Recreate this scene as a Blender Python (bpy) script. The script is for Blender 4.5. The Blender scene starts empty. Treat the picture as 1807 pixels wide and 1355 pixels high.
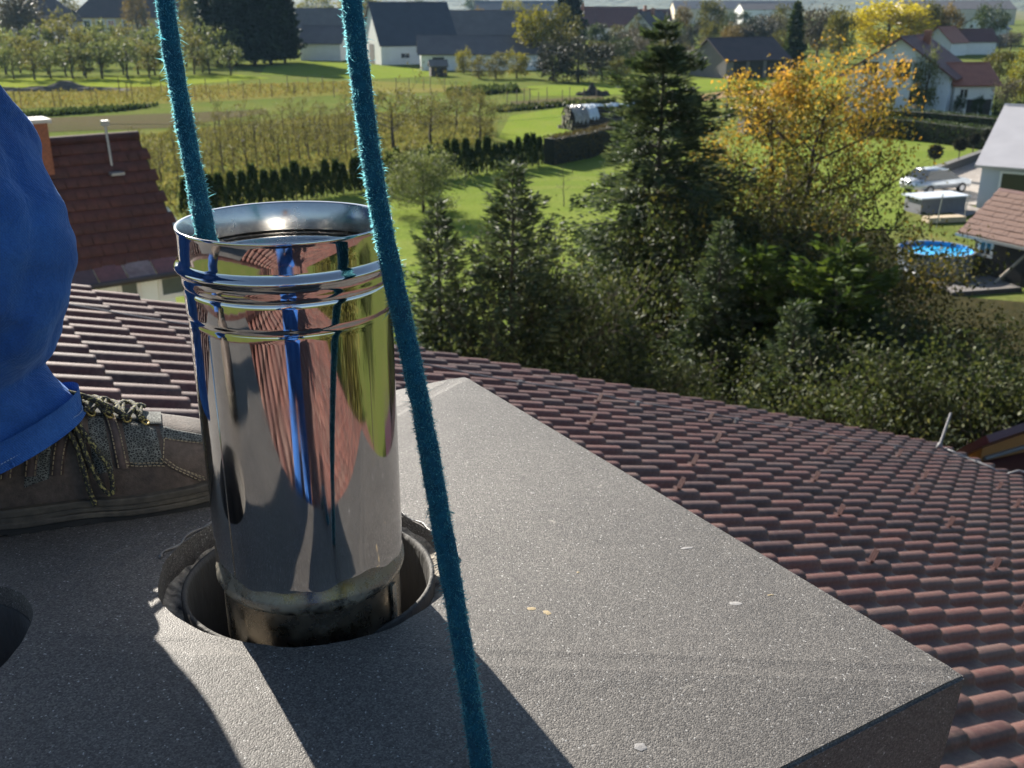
import bpy, bmesh, math, random
import numpy as np
from mathutils import Vector, Matrix

# ------------------------------------------------------------------ camera, sky, sun, exposure
SC = bpy.context.scene
COL = SC.collection
CZ = 11.0                                   # eye height above the ground
FP = 1800.0                                 # focal length in photo pixels (photo 1807 x 1355)
PITCH = math.atan(672.5 / FP)
CP, SP = math.cos(PITCH), math.sin(PITCH)
cam = bpy.data.cameras.new('camera')
cam.sensor_width = 36.0
cam.lens = FP / 1807.0 * 36.0
cam.clip_start = 0.02
cam.clip_end = 20000
cam.dof.use_dof = True
cam.dof.focus_distance = 0.98
cam.dof.aperture_fstop = 15.0
camo = bpy.data.objects.new('camera', cam)
COL.objects.link(camo)
camo.location = (0, 0, CZ)
camo.rotation_euler = (math.pi / 2 - PITCH, 0, 0)
SC.camera = camo

PHI = math.radians(31.67)                   # the house stands turned by this angle
N2 = np.array([math.cos(PHI), math.sin(PHI)])      # down the roof slope
M2 = np.array([-math.sin(PHI), math.cos(PHI)])     # along the ridge, towards the sun
SUN_EL = math.radians(27.0)
SUN_DIR = Vector((M2[0] * math.cos(SUN_EL), M2[1] * math.cos(SUN_EL), math.sin(SUN_EL)))  # towards the sun

W = bpy.data.worlds.new('World')
SC.world = W
W.use_nodes = True
wt = W.node_tree
wt.nodes.clear()
sky = wt.nodes.new('ShaderNodeTexSky')
sky.sky_type = 'NISHITA'
sky.sun_disc = False
sky.sun_elevation = SUN_EL
sky.sun_rotation = math.atan2(SUN_DIR.x, SUN_DIR.y)
sky.altitude = 350
sky.air_density = 1.0
sky.dust_density = 1.0
bg = wt.nodes.new('ShaderNodeBackground')
bg.inputs['Strength'].default_value = 0.05
wo = wt.nodes.new('ShaderNodeOutputWorld')
wt.links.new(sky.outputs[0], bg.inputs[0])
wt.links.new(bg.outputs[0], wo.inputs[0])

sl = bpy.data.lights.new('sun', 'SUN')
sl.energy = 5.0
sl.angle = math.radians(0.53)
sl.color = (1.0, 0.93, 0.82)
so = bpy.data.objects.new('sun', sl)
COL.objects.link(so)
so.rotation_euler = SUN_DIR.to_track_quat('Z', 'Y').to_euler()
so.location = (0, 0, 60)

vs = SC.view_settings
vs.view_transform = 'Standard'
vs.look = 'None'
vs.exposure = 1.60
vs.gamma = 1.0
vs.use_curve_mapping = False
SC.render.film_transparent = False
SC.cycles.max_bounces = 8
SC.cycles.diffuse_bounces = 3
SC.cycles.glossy_bounces = 5
SC.cycles.transmission_bounces = 5
SC.cycles.transparent_max_bounces = 6
SC.cycles.caustics_reflective = True
SC.cycles.caustics_refractive = False
SC.cycles.sample_clamp_indirect = 6.0
SC.cycles.use_denoising = True

# ------------------------------------------------------------------ helpers
def ray(px, py):
    x = (px - 903.5) / FP
    y = -(py - 677.5) / FP
    return np.array([x, CP + y * SP, -SP + y * CP])
def ground(px, py, z=0.0):
    r = ray(px, py)
    t = (z - CZ) / r[2]
    return np.array([r[0] * t, r[1] * t, z])
def at_dist(px, py, d):
    """point on the line of sight at horizontal distance d"""
    r = ray(px, py)
    t = d / math.hypot(r[0], r[1])
    return np.array([r[0] * t, r[1] * t, CZ + r[2] * t])
def at_depth(px, py, d):
    r = ray(px, py)
    return np.array([r[0] * d, r[1] * d, CZ + r[2] * d])
def NM(n, m, z):
    p = N2 * n + M2 * m
    return Vector((p[0], p[1], z))

MATS = {}
def nodes_of(name):
    m = bpy.data.materials.new(name)
    m.use_nodes = True
    t = m.node_tree
    t.nodes.clear()
    out = t.nodes.new('ShaderNodeOutputMaterial')
    b = t.nodes.new('ShaderNodeBsdfPrincipled')
    t.links.new(b.outputs[0], out.inputs[0])
    return m, t, b, out
def L_(t, a, b): t.links.new(a, b)
def coords(t, kind='Object'):
    tc = t.nodes.new('ShaderNodeTexCoord')
    return tc.outputs[kind]
def noise(t, vec, scale, detail=4, rough=0.55, dist=0.0):
    n = t.nodes.new('ShaderNodeTexNoise')
    n.inputs['Scale'].default_value = scale
    n.inputs['Detail'].default_value = detail
    n.inputs['Roughness'].default_value = rough
    n.inputs['Distortion'].default_value = dist
    if vec is not None: L_(t, vec, n.inputs['Vector'])
    return n.outputs[0]
def ramp(t, fac, stops):
    r = t.nodes.new('ShaderNodeValToRGB')
    e = r.color_ramp.elements
    while len(e) < len(stops): e.new(0.5)
    for i, (p, c) in enumerate(stops):
        e[i].position = p
        e[i].color = (*c, 1) if len(c) == 3 else c
    L_(t, fac, r.inputs[0])
    return r.outputs[0]
def mixc(t, fac, a, b, mode='MIX'):
    n = t.nodes.new('ShaderNodeMix')
    n.data_type = 'RGBA'
    n.blend_type = mode
    for idx, v in ((0, fac), (6, a), (7, b)):
        if hasattr(v, 'node'): L_(t, v, n.inputs[idx])
        elif idx == 0: n.inputs[0].default_value = v
        else: n.inputs[idx].default_value = (*v, 1)
    return n.outputs[2]
def math_(t, op, a, b=None):
    n = t.nodes.new('ShaderNodeMath')
    n.operation = op
    for i, v in enumerate((a, b)):
        if v is None: continue
        if hasattr(v, 'node'): L_(t, v, n.inputs[i])
        else: n.inputs[i].default_value = v
    return n.outputs[0]
def bump(t, b, h, strength=0.3, dist=0.01):
    n = t.nodes.new('ShaderNodeBump')
    n.inputs['Strength'].default_value = strength
    n.inputs['Distance'].default_value = dist
    L_(t, h, n.inputs['Height'])
    L_(t, n.outputs[0], b.inputs['Normal'])
    return n
def pm(name, c1, c2=None, scale=5, rough=0.7, metal=0.0, bstr=0.2, bscale=None, bdist=0.01, kind='Object', spec=0.5, detail=5, stretch=None, fine=None):
    """two-tone noisy material"""
    if name in MATS: return MATS[name]
    m, t, b, o = nodes_of(name)
    v = coords(t, kind)
    if stretch:
        mp = t.nodes.new('ShaderNodeMapping')
        mp.inputs['Scale'].default_value = stretch
        L_(t, v, mp.inputs[0]); v = mp.outputs[0]
    c2 = c2 or tuple(x * 0.7 for x in c1)
    n1 = noise(t, v, scale, detail)
    c = ramp(t, n1, [(0.3, c1), (0.7, c2)])
    if fine:
        n3 = noise(t, v, fine, 3)
        c = mixc(t, 0.55, c, ramp(t, n3, [(0.3, (0.55,) * 3), (0.72, (1.5,) * 3)]), 'MULTIPLY')
    L_(t, c, b.inputs['Base Color'])
    b.inputs['Roughness'].default_value = rough
    b.inputs['Metallic'].default_value = metal
    b.inputs['Specular IOR Level'].default_value = spec
    if bstr:
        bump(t, b, noise(t, v, bscale or scale * 6, 4), bstr, bdist)
    MATS[name] = m
    return m
def leafmat(name, stops, trans=0.45, rough=0.6, vscale=0.6):
    """foliage: each leaf takes its own colour; light shines through"""
    if name in MATS: return MATS[name]
    m, t, b, o = nodes_of(name)
    g = t.nodes.new('ShaderNodeNewGeometry')
    v = coords(t, 'Object')
    n1 = noise(t, v, vscale, 3)
    f = math_(t, 'ADD', math_(t, 'MULTIPLY', g.outputs['Random Per Island'], 0.62), math_(t, 'MULTIPLY', math_(t, 'SUBTRACT', n1, 0.31), 1.0))
    c = ramp(t, f, stops)
    L_(t, c, b.inputs['Base Color'])
    b.inputs['Roughness'].default_value = 0.6
    b.inputs['Specular IOR Level'].default_value = 0.14
    tr = t.nodes.new('ShaderNodeBsdfTranslucent')
    L_(t, mixc(t, 1.0, c, (1.08, 1.08, 0.62), 'MULTIPLY'), tr.inputs[0])
    mx = t.nodes.new('ShaderNodeMixShader')
    mx.inputs[0].default_value = trans
    L_(t, b.outputs[0], mx.inputs[1]); L_(t, tr.outputs[0], mx.inputs[2])
    L_(t, mx.outputs[0], o.inputs[0])
    MATS[name] = m
    return m

WM = {}
def wm(o): return WM[o] if o in WM else o.matrix_basis.copy()
def mesh_from(verts, faces, name='mesh', smooth=False):
    me = bpy.data.meshes.new(name)
    me.from_pydata([tuple(v) for v in verts], [], faces)
    me.update()
    if smooth:
        me.polygons.foreach_set('use_smooth', [True] * len(me.polygons))
    return me
def put(name, me, mat=None, parent=None, world=None, local=None, kind=None, label=None, cat=None, group=None):
    o = bpy.data.objects.new(name, me)
    COL.objects.link(o)
    if mat is not None and me is not None and len(me.materials) == 0:
        me.materials.append(mat)
    if parent is not None:
        o.parent = parent
        if local is not None: o.matrix_basis = local; w = wm(parent) @ local
        else:
            w = world if world is not None else Matrix.Identity(4)
            o.matrix_basis = wm(parent).inverted() @ w
    else:
        w = world if world is not None else Matrix.Identity(4)
        o.matrix_basis = w
    WM[o] = w.copy()
    if kind: o['kind'] = kind
    if label: o['label'] = label
    if cat: o['category'] = cat
    if group: o['group'] = group
    return o
def T(x, y, z, rz=0.0, s=1.0):
    return Matrix.Translation((x, y, z)) @ Matrix.Rotation(rz, 4, 'Z') @ Matrix.Diagonal((s, s, s, 1))
def thing(name, label, cat, world, group=None, kind=None):
    return put(name, None, None, None, world, None, kind, label, cat, group)
def copy_tree(root, world, label=None, group=None):
    """a copy of a thing with copies of its parts and sub-parts"""
    r = root.copy(); COL.objects.link(r); r.matrix_basis = world; WM[r] = world.copy()
    if label: r['label'] = label
    if group: r['group'] = group
    for ch in list(root.children):
        c = ch.copy(); COL.objects.link(c); c.parent = r
        for g in list(ch.children):
            d = g.copy(); COL.objects.link(d); d.parent = c
    return r

class MB:
    """collects simple solids into one mesh"""
    def __init__(s): s.v = []; s.f = []
    def add(s, verts, faces):
        k = len(s.v); s.v += [tuple(p) for p in verts]; s.f += [tuple(i + k for i in f) for f in faces]; return s
    def box(s, x0, x1, y0, y1, z0, z1):
        return s.add([(x0, y0, z0), (x1, y0, z0), (x1, y1, z0), (x0, y1, z0), (x0, y0, z1), (x1, y0, z1), (x1, y1, z1), (x0, y1, z1)],
                     [(0, 3, 2, 1), (4, 5, 6, 7), (0, 1, 5, 4), (1, 2, 6, 5), (2, 3, 7, 6), (3, 0, 4, 7)])
    def prism(s, poly, z0, z1):
        n = len(poly)
        v = [(p[0], p[1], z0) for p in poly] + [(p[0], p[1], z1) for p in poly]
        f = [tuple(range(n))[::-1], tuple(range(n, 2 * n))] + [(i, (i + 1) % n, n + (i + 1) % n, n + i) for i in range(n)]
        return s.add(v, f)
    def quadslab(s, a, b, c, d, th):
        """sheet abcd thickened downwards along its normal"""
        a, b, c, d = [Vector(p) for p in (a, b, c, d)]
        nrm = (b - a).cross(d - a).normalized() * th
        v = [a, b, c, d] + [p - nrm for p in (a, b, c, d)]
        return s.add(v, [(0, 1, 2, 3), (7, 6, 5, 4), (0, 4, 5, 1), (1, 5, 6, 2), (2, 6, 7, 3), (3, 7, 4, 0)])
    def tube(s, pts, rad, sides=6, cap=True):
        pts = [Vector(p) for p in pts]
        if not hasattr(rad, '__len__'): rad = [rad] * len(pts)
        up = Vector((0, 0, 1)); v = []; f = []
        prev = None
        for i, p in enumerate(pts):
            d = (pts[min(i + 1, len(pts) - 1)] - pts[max(i - 1, 0)]).normalized()
            if prev is None:
                a = d.cross(up)
                if a.length < 1e-3: a = d.cross(Vector((1, 0, 0)))
            else:
                a = prev - d * prev.dot(d)
                if a.length < 1e-6: a = d.cross(Vector((1, 0, 0)))
            a.normalize(); prev = a; b = d.cross(a)
            for k in range(sides):
                an = 2 * math.pi * k / sides
                v.append(p + (a * math.cos(an) + b * math.sin(an)) * rad[i])
        for i in range(len(pts) - 1):
            for k in range(sides):
                f.append((i * sides + k, i * sides + (k + 1) % sides, (i + 1) * sides + (k + 1) % sides, (i + 1) * sides + k))
        if cap:
            f.append(tuple(range(sides))[::-1]); f.append(tuple(range((len(pts) - 1) * sides, len(pts) * sides)))
        return s.add(v, f)
    def lathe(s, prof, seg=32, closed=False):
        n = len(prof); v = []; f = []
        for k in range(seg):
            a = 2 * math.pi * k / seg
            for r, z in prof: v.append((r * math.cos(a), r * math.sin(a), z))
        for k in range(seg):
            k2 = (k + 1) % seg
            for i in range(n if closed else n - 1):
                j = (i + 1) % n
                f.append((k * n + i, k2 * n + i, k2 * n + j, k * n + j))
        return s.add(v, f)
    def build(s, name, mat, parent=None, world=None, local=None, smooth=False, bevel=0.0, **kw):
        me = mesh_from(s.v, s.f, name, smooth)
        if bevel:
            bm = bmesh.new(); bm.from_mesh(me)
            bmesh.ops.bevel(bm, geom=bm.edges[:], offset=bevel, segments=2, affect='EDGES', clamp_overlap=True)
            bm.to_mesh(me); bm.free()
        return put(name, me, mat, parent, world, local, **kw)

def fast_mesh(verts, quads, name):
    """large meshes from numpy arrays"""
    me = bpy.data.meshes.new(name)
    nv, nq, k = len(verts), len(quads), quads.shape[1]
    me.vertices.add(nv); me.loops.add(nq * k); me.polygons.add(nq)
    me.vertices.foreach_set('co', np.ascontiguousarray(verts, np.float32).ravel())
    me.loops.foreach_set('vertex_index', np.ascontiguousarray(quads, np.int32).ravel())
    me.polygons.foreach_set('loop_start', np.arange(0, nq * k, k, dtype=np.int32))
    me.update()
    me.validate()
    return me
# ------------------------------------------------------------------ the house whose roof we stand on
rng = np.random.default_rng(7)
random.seed(7)
SLOPE = 0.35
PIT = math.atan(SLOPE)
ROOF_Z0 = CZ - 1.555
def roof_z(n): return ROOF_Z0 - SLOPE * n
N_RIDGE, N_EAVE, M_NEAR, M_FAR = -1.7, 11.0, -5.0, 7.5
NN = Vector((N2[0], N2[1], 0)); MM = Vector((M2[0], M2[1], 0))
def slope_frame(origin, down, along):
    """x down the slope, y along the eave, z off the roof"""
    x = (down * math.cos(PIT) + Vector((0, 0, -math.sin(PIT))))
    y = along
    z = x.cross(y)
    return Matrix(((x.x, y.x, z.x, origin.x), (x.y, y.y, z.y, origin.y), (x.z, y.z, z.z, origin.z), (0, 0, 0, 1)))
house = thing('house', 'house under the wide brown tiled roof in the foreground', 'house', Matrix.Translation(NM(5, 1.5, 0)) @ Matrix.Rotation(PHI, 4, 'Z'))
stucco = pm('stucco_cream', (0.55, 0.47, 0.34), (0.47, 0.40, 0.29), 3, 0.85, bstr=0.2, bscale=60)
mb = MB()
w0, w1, q0, q1 = N_RIDGE - 9, N_EAVE - 0.6, M_NEAR + 0.3, M_FAR - 0.25
for side, nn0, nn1 in ((0, w0, w1),):
    prof = [(w0, roof_z(N_RIDGE) - SLOPE * (N_RIDGE - w0) - 0.25), (N_RIDGE, roof_z(N_RIDGE) - 0.25), (w1, roof_z(w1) - 0.25)]
    base = [(w1, 0.0), (w0, 0.0)]
    loop = prof + base
    v = [NM(n, q0, z) for n, z in loop] + [NM(n, q1, z) for n, z in loop]
    k = len(loop)
    mb.add(v, [tuple(range(k)), tuple(range(k, 2 * k))[::-1]] + [(i, k + i, k + (i + 1) % k, (i + 1) % k) for i in range(k)])
mb.build('wall', stucco, house)

def tile_material():
    m, t, b, o = nodes_of('roof_tile_brown')
    v = coords(t, 'Object')
    a = t.nodes.new('ShaderNodeAttribute'); a.attribute_name = 'tint'
    oi = t.nodes.new('ShaderNodeObjectInfo')
    f = math_(t, 'FRACT', math_(t, 'ADD', a.outputs['Fac'], oi.outputs['Random']))
    base = ramp(t, f, [(0.0, (0.050, 0.021, 0.018)), (0.35, (0.088, 0.031, 0.025)), (0.7, (0.122, 0.046, 0.035)), (0.85, (0.098, 0.052, 0.042)), (1.0, (0.058, 0.028, 0.026))])
    n1 = noise(t, v, 9, 6, 0.65)
    c = mixc(t, ramp(t, n1, [(0.45, (0, 0, 0)), (0.72, (0.75,) * 3)]), base, (0.15, 0.090, 0.070))
    n2 = noise(t, v, 55, 4, 0.7)
    c = mixc(t, 0.7, c, ramp(t, n2, [(0.3, (0.5,) * 3), (0.65, (1.3,) * 3)]), 'MULTIPLY')
    n3 = noise(t, v, 3.1, 6, 0.75)
    c = mixc(t, ramp(t, n3, [(0.56, (0, 0, 0)), (0.72, (0.75,) * 3)]), c, (0.060, 0.048, 0.034))
    lic = ramp(t, noise(t, v, 26, 5, 0.7, 0.6), [(0.68, (0, 0, 0)), (0.74, (0.5,) * 3)])
    c = mixc(t, lic, c, (0.27, 0.23, 0.17))
    L_(t, c, b.inputs['Base Color'])
    b.inputs['Roughness'].default_value = 0.55
    b.inputs['Specular IOR Level'].default_value = 0.45
    bump(t, b, n2, 0.35, 0.004)
    return m
TILE = tile_material()
TW, TL, TEXP, TLIFT = 0.195, 0.385, 0.34, 0.030
def tile_arrays():
    prof = [(0.0, 0.004), (0.006, 0.0), (0.068, 0.0), (0.078, 0.005), (0.083, 0.022), (0.090, 0.036), (0.104, 0.045), (0.128, 0.049), (0.152, 0.046), (0.172, 0.034), (0.1945, 0.003)]
    xs = [0.0, TL - 0.02, TL - 0.005, TL]
    v = []; f = []
    P = len(prof)
    for i, x in enumerate(xs):
        for (y, z) in prof:
            zz = z + TLIFT * x / TEXP
            if i == 3: zz -= 0.006 + 0.10 * z
            v.append((x, y, zz))
    for i in range(len(xs) - 1):
        for k in range(P - 1):
            f.append((i * P + k, (i + 1) * P + k, (i + 1) * P + k + 1, i * P + k + 1))
    e = len(v)
    for (y, z) in prof: v.append((TL - 0.004, y, 0.002))
    for k in range(P - 1): f.append((3 * P + k, e + k, e + k + 1, 3 * P + k + 1))
    return np.array(v), f
TV, TF = tile_arrays()
TFA = np.array(TF)
def tile_mesh(tint):
    me = mesh_from(TV, TF, 'roof_tile', True)
    a = me.attributes.new('tint', 'FLOAT', 'POINT')
    a.data.foreach_set('value', [tint] * len(TV))
    me.materials.append(TILE)
    return me
variants = [tile_mesh(i / 8.0) for i in range(8)]
def inside(poly, x, y):
    c = False; j = len(poly) - 1
    for i in range(len(poly)):
        if (poly[i][1] > y) != (poly[j][1] > y) and x < (poly[j][0] - poly[i][0]) * (y - poly[i][1]) / (poly[j][1] - poly[i][1]) + poly[i][0]: c = not c
        j = i
    return c
def project(p):
    x, y, z = p[0], p[1], p[2] - CZ
    fw = y * CP - z * SP; up = y * SP + z * CP
    if fw < 0.05: return None
    return 903.5 + FP * x / fw, 677.5 - FP * up / fw, fw
HIDE = [[(820, 668), (1705, 1200), (1690, 1400), (-200, 1400), (-200, 850), (150, 730), (360, 760), (700, 700)], [(330, 350), (700, 350), (700, 1100), (390, 1000)], [(0, 180), (130, 420), (130, 560), (60, 650), (-50, 700)]]
def lay_tiles(frame, parent, s_list, m0, m1, single):
    """courses of tiles; the best-seen are pieces of their own, the rest one mesh"""
    cols = int((m1 - m0) / TW)
    spots = []
    for s in s_list:
        for c in range(cols):
            spots.append((s, m0 + c * TW))
    scored = []
    if single:
        for i, (s, m) in enumerate(spots):
            p = frame @ Vector((s + TEXP / 2, m + TW / 2, 0.03))
            q = project(p)
            if q and -20 < q[0] < 1827 and 0 < q[1] < 1375 and not any(inside(h, q[0], q[1]) for h in HIDE):
                scored.append((q[2], i))
        scored.sort()
    chosen = set(i for _, i in scored[:single])
    V = []; Q = []; A = []
    for i, (s, m) in enumerate(spots):
        dx, dz, rz, rx = rng.normal(0, 0.004), rng.normal(0, 0.0015), rng.normal(0, 0.006), rng.normal(0, 0.008)
        loc = Matrix.Translation((s + dx, m, 0.012 + dz)) @ Matrix.Rotation(rz, 4, 'Z') @ Matrix.Rotation(rx, 4, 'X')
        if i in chosen:
            put('roof_tile', variants[int(rng.integers(8))], None, parent, local=loc)
        else:
            M_ = np.array(loc)
            V.append(TV @ M_[:3, :3].T + M_[:3, 3]); A.append(np.full(len(TV), rng.random()))
            Q.append(TFA + len(TV) * len(Q))
    if V:
        me = fast_mesh(np.concatenate(V), np.concatenate(Q), 'tile_field')
        me.polygons.foreach_set('use_smooth', [True] * len(me.polygons))
        a = me.attributes.new('tint', 'FLOAT', 'POINT'); a.data.foreach_set('value', np.concatenate(A).astype(np.float32))
        me.materials.append(TILE)
        put('tile_field', me, None, parent, local=Matrix.Identity(4), kind='stuff')
batten = pm('roof_underlay', (0.05, 0.035, 0.03), (0.035, 0.025, 0.02), 4, 0.9)
FR = slope_frame(NM(0, 0, ROOF_Z0), NN, MM)
cosp = math.cos(PIT)
s0, s1 = N_RIDGE / cosp, N_EAVE / cosp
roof = MB().box(s0, s1 - 0.02, M_NEAR + 0.02, M_FAR - 0.03, -0.16, 0.0).build('roof', batten, house, FR)
lay_tiles(FR, roof, list(np.arange(s1 - TEXP, s0 - 0.2, -TEXP)), M_NEAR, M_FAR, 300)
NN_B = -NN
FRB = slope_frame(NM(N_RIDGE, 0, roof_z(N_RIDGE)), NN_B, -MM)
roof_b = MB().box(0, 9.6, -M_FAR + 0.03, -M_NEAR - 0.02, -0.16, 0.0).build('roof', batten, house, FRB)
lay_tiles(FRB, roof_b, list(np.arange(0.05, 9.3, TEXP)), -M_FAR, -M_NEAR, 0)
mb = MB()
for c in np.arange(M_NEAR, M_FAR - 0.2, 0.36):
    a = NM(N_RIDGE, c, roof_z(N_RIDGE) + 0.045); b = NM(N_RIDGE, c + 0.38, roof_z(N_RIDGE) + 0.055)
    mb.tube([a, b], [0.085, 0.095], 10)
mb.build('ridge_tiles', TILE, house, smooth=False)

# snow hooks on the tiles
hook_mat = pm('hook_red_paint', (0.105, 0.036, 0.029), (0.08, 0.03, 0.025), 30, 0.45, bstr=0.1)
def hook_mesh():
    mb = MB()
    for k in range(3):
        y = -0.018 + k * 0.014
        mb.box(-0.004, 0.004, y, y + 0.008, 0.0, 0.075)
    mb.box(-0.004, 0.004, -0.018, 0.018, 0.071, 0.079)
    mb.box(-0.03, 0.004, -0.018, 0.018, -0.01, 0.006)
    return mesh_from(mb.v, mb.f, 'snow_hook')
HM = hook_mesh(); HM.materials.append(hook_mat)
def on_roof(px, py, off=0.04):
    r = ray(px, py); nr = r[0] * N2[0] + r[1] * N2[1]
    t = (ROOF_Z0 + off - CZ) / (r[2] + SLOPE * nr)
    return Vector((r[0] * t, r[1] * t, CZ + r[2] * t))
FRI = FR.inverted()
for px, py in [(1008, 712), (966, 745), (1220, 750), (1217, 785), (1206, 832), (1184, 884), (1391, 770), (1412, 802), (1432, 860), (1452, 920), (1478, 1002), (1622, 888), (1659, 942), (1709, 1010), (1779, 1106), (1590, 846), (1562, 806), (1726, 862), (1770, 902)]:
    p = FRI @ on_roof(px, py)
    s = s1 - TEXP * round((s1 - p.x) / TEXP) + 0.24
    m = M_NEAR + TW * (math.floor((p.y - M_NEAR) / TW)) + 0.145
    put('snow_hook', HM, None, house, FR @ Matrix.Translation((s, m, 0.082)) @ Matrix.Rotation(0.25, 4, 'Y'))
# lightning conductor along the verge, with its rod at the corner
alu = pm('aluminium_wire', (0.20, 0.20, 0.21), (0.15, 0.15, 0.157), 20, 0.6, 0.0, bstr=0.0)
pts = []
for i in range(60):
    s = s0 + 0.3 + (s1 - s0 - 0.6) * i / 59
    pts.append(FR @ Vector((s, M_FAR - 0.88 + 0.010 * math.sin(i * 1.7), 0.105 + 0.006 * math.sin(i * 0.9))))
MB().tube(pts, 0.0065, 6).build('conductor_wire', alu, house, smooth=True)
for i in range(3, 57, 6):
    p = FRI @ pts[i]
    MB().box(-0.02, 0.02, -0.012, 0.012, -0.05, 0.012).build('wire_clip', alu, house, FR @ Matrix.Translation((p.x, p.y, 0.10)))
corner = FR @ Vector((s1 - 0.42, M_FAR - 0.4, 0.07))
tip = corner + Vector((0.09, 0.02, 0.47))
MB().tube([corner, corner + (tip - corner) * 0.14, corner + (tip - corner) * 0.15, tip], [0.040, 0.03, 0.017, 0.014], 8).build('conductor_rod', alu, house, smooth=True)
g0 = corner
MB().tube([FR @ Vector((s1 - 0.38, M_FAR - 0.45, 0.09)), FR @ Vector((s1 - 0.40, M_FAR - 1.1, 0.09)), FR @ Vector((s1 - 0.36, M_FAR - 1.2, 0.06))], 0.017, 8).build('conductor_wire', alu, house, smooth=True)
MB().tube([FR @ Vector((s1 - 0.30, M_FAR - 1.25, 0.07)), FR @ Vector((s1 - 0.16, M_FAR - 1.30, 0.15)), FR @ Vector((s1 - 0.02, M_FAR - 1.42, 0.16)), FR @ Vector((s1 + 0.10, M_FAR - 1.62, 0.13)), FR @ Vector((s1 + 0.12, M_FAR - 1.75, 0.02))], 0.015, 8).build('conductor_wire', alu, house, smooth=True)
verge_mat = pm('verge_board', (0.06, 0.035, 0.03), (0.045, 0.027, 0.023), 6, 0.7)
MB().box(s0, s1, M_FAR - 0.03, M_FAR + 0.005, -0.2, 0.02).build('verge_board', verge_mat, house, FR)
MB().box(s1 - 0.02, s1 + 0.02, M_NEAR, M_FAR - 0.04, -0.2, 0.0).build('eave_board', verge_mat, house, FR)

# ------------------------------------------------------------------ chimney
CAPZ = CZ - 0.567
CN, CM, CA, CB, CRISE, CTH = -0.009, 0.9025, 0.7616, 0.4635, 0.044, 0.12
def grit_material():
    m, t, b, o = nodes_of('gritty_grey_coating')
    v = coords(t, 'Object')
    g = noise(t, v, 520, 3, 0.8)
    vo = t.nodes.new('ShaderNodeTexVoronoi'); vo.inputs['Scale'].default_value = 720; L_(t, v, vo.inputs['Vector'])
    sx = t.nodes.new('ShaderNodeSeparateColor'); L_(t, vo.outputs['Color'], sx.inputs[0])
    grain = math_(t, 'ADD', math_(t, 'MULTIPLY', sx.outputs[0], 0.65), math_(t, 'MULTIPLY', g, 0.35))
    big = noise(t, v, 3.2, 6, 0.65)
    c = ramp(t, grain, [(0.18, (0.056, 0.052, 0.050)), (0.48, (0.094, 0.089, 0.084)), (0.72, (0.134, 0.126, 0.118)), (0.90, (0.205, 0.193, 0.182))])
    c = mixc(t, 0.8, c, ramp(t, big, [(0.3, (0.72, 0.70, 0.69)), (0.7, (1.16, 1.13, 1.08))]), 'MULTIPLY')
    st = ramp(t, noise(t, v, 14, 3, 0.6, 0.8), [(0.70, (0, 0, 0)), (0.735, (0.55,) * 3)])
    c = mixc(t, st, c, (0.36, 0.335, 0.29))
    drk = ramp(t, noise(t, v, 5.5, 5, 0.7, 1.2), [(0.60, (0, 0, 0)), (0.75, (0.6,) * 3)])
    c = mixc(t, drk, c, (0.055, 0.05, 0.047))
    sp = ramp(t, sx.outputs[1], [(0.986, (0, 0, 0)), (0.992, (1, 1, 1))])
    c = mixc(t, math_(t, 'MULTIPLY', sp, 0.7), c, (0.45, 0.44, 0.42))
    L_(t, c, b.inputs['Base Color'])
    b.inputs['Roughness'].default_value = 0.6
    b.inputs['Specular IOR Level'].default_value = 0.35
    h = math_(t, 'ADD', math_(t, 'ADD', sx.outputs[2], math_(t, 'MULTIPLY', vo.outputs['Distance'], -0.8)), math_(t, 'MULTIPLY', noise(t, v, 9, 4), 6.0))
    bump(t, b, h, 0.55, 0.0009)
    return m
GRIT = grit_material()
chimney = thing('chimney', 'grey rendered chimney with a wide sloped cap and two round flue openings', 'chimney', T(*NM(CN, CM, roof_z(CN) - 0.3), PHI))
def cap_height(n, m):
    return CAPZ + CRISE * min(1 - abs(n - CN) / CA, 1 - abs(m - CM) / CB)
def flue_cut(name, cx, cy, r, seed, jag):
    rg = np.random.default_rng(seed)
    k = 72
    ph = rg.random(4) * 6.28
    mb = MB(); poly = []
    for i in range(k):
        a = 2 * math.pi * i / k
        rr = r * (1 + jag * (0.5 * math.sin(2 * a + ph[0]) + 0.35 * math.sin(5 * a + ph[1]) + 0.25 * math.sin(11 * a + ph[2])) + jag * 0.35 * rg.normal() * 0.4)
        poly.append((cx + rr * math.cos(a), cy + rr * math.sin(a)))
    mb.prism(poly, CAPZ - 0.4, CAPZ + 0.3)
    return bpy.data.objects.new(name, mesh_from(mb.v, mb.f, name)), poly
HX, HY = -0.2077, 0.915
HOLE2 = (-0.548, 0.755)
bmc = MB()
t0 = CTH
top = [NM(CN - CA, CM - CB, CAPZ), NM(CN + CA, CM - CB, CAPZ), NM(CN + CA, CM + CB, CAPZ), NM(CN - CA, CM + CB, CAPZ)]
bot = [p - Vector((0, 0, t0)) for p in [NM(CN - CA + .006, CM - CB + .006, CAPZ), NM(CN + CA - .006, CM - CB + .006, CAPZ), NM(CN + CA - .006, CM + CB - .006, CAPZ), NM(CN - CA + .006, CM + CB - .006, CAPZ)]]
apex = NM(CN, CM, CAPZ + CRISE)
bmc.add(top + bot + [apex], [(0, 1, 8), (1, 2, 8), (2, 3, 8), (3, 0, 8), (7, 6, 5, 4), (0, 4, 5, 1), (1, 5, 6, 2), (2, 6, 7, 3), (3, 7, 4, 0)])
me = mesh_from(bmc.v, bmc.f, 'cap')
bm = bmesh.new(); bm.from_mesh(me)
bmesh.ops.recalc_face_normals(bm, faces=bm.faces[:])
ed = [e for e in bm.edges if (max(v.co.z for v in e.verts) < CAPZ + 0.001)]
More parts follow.
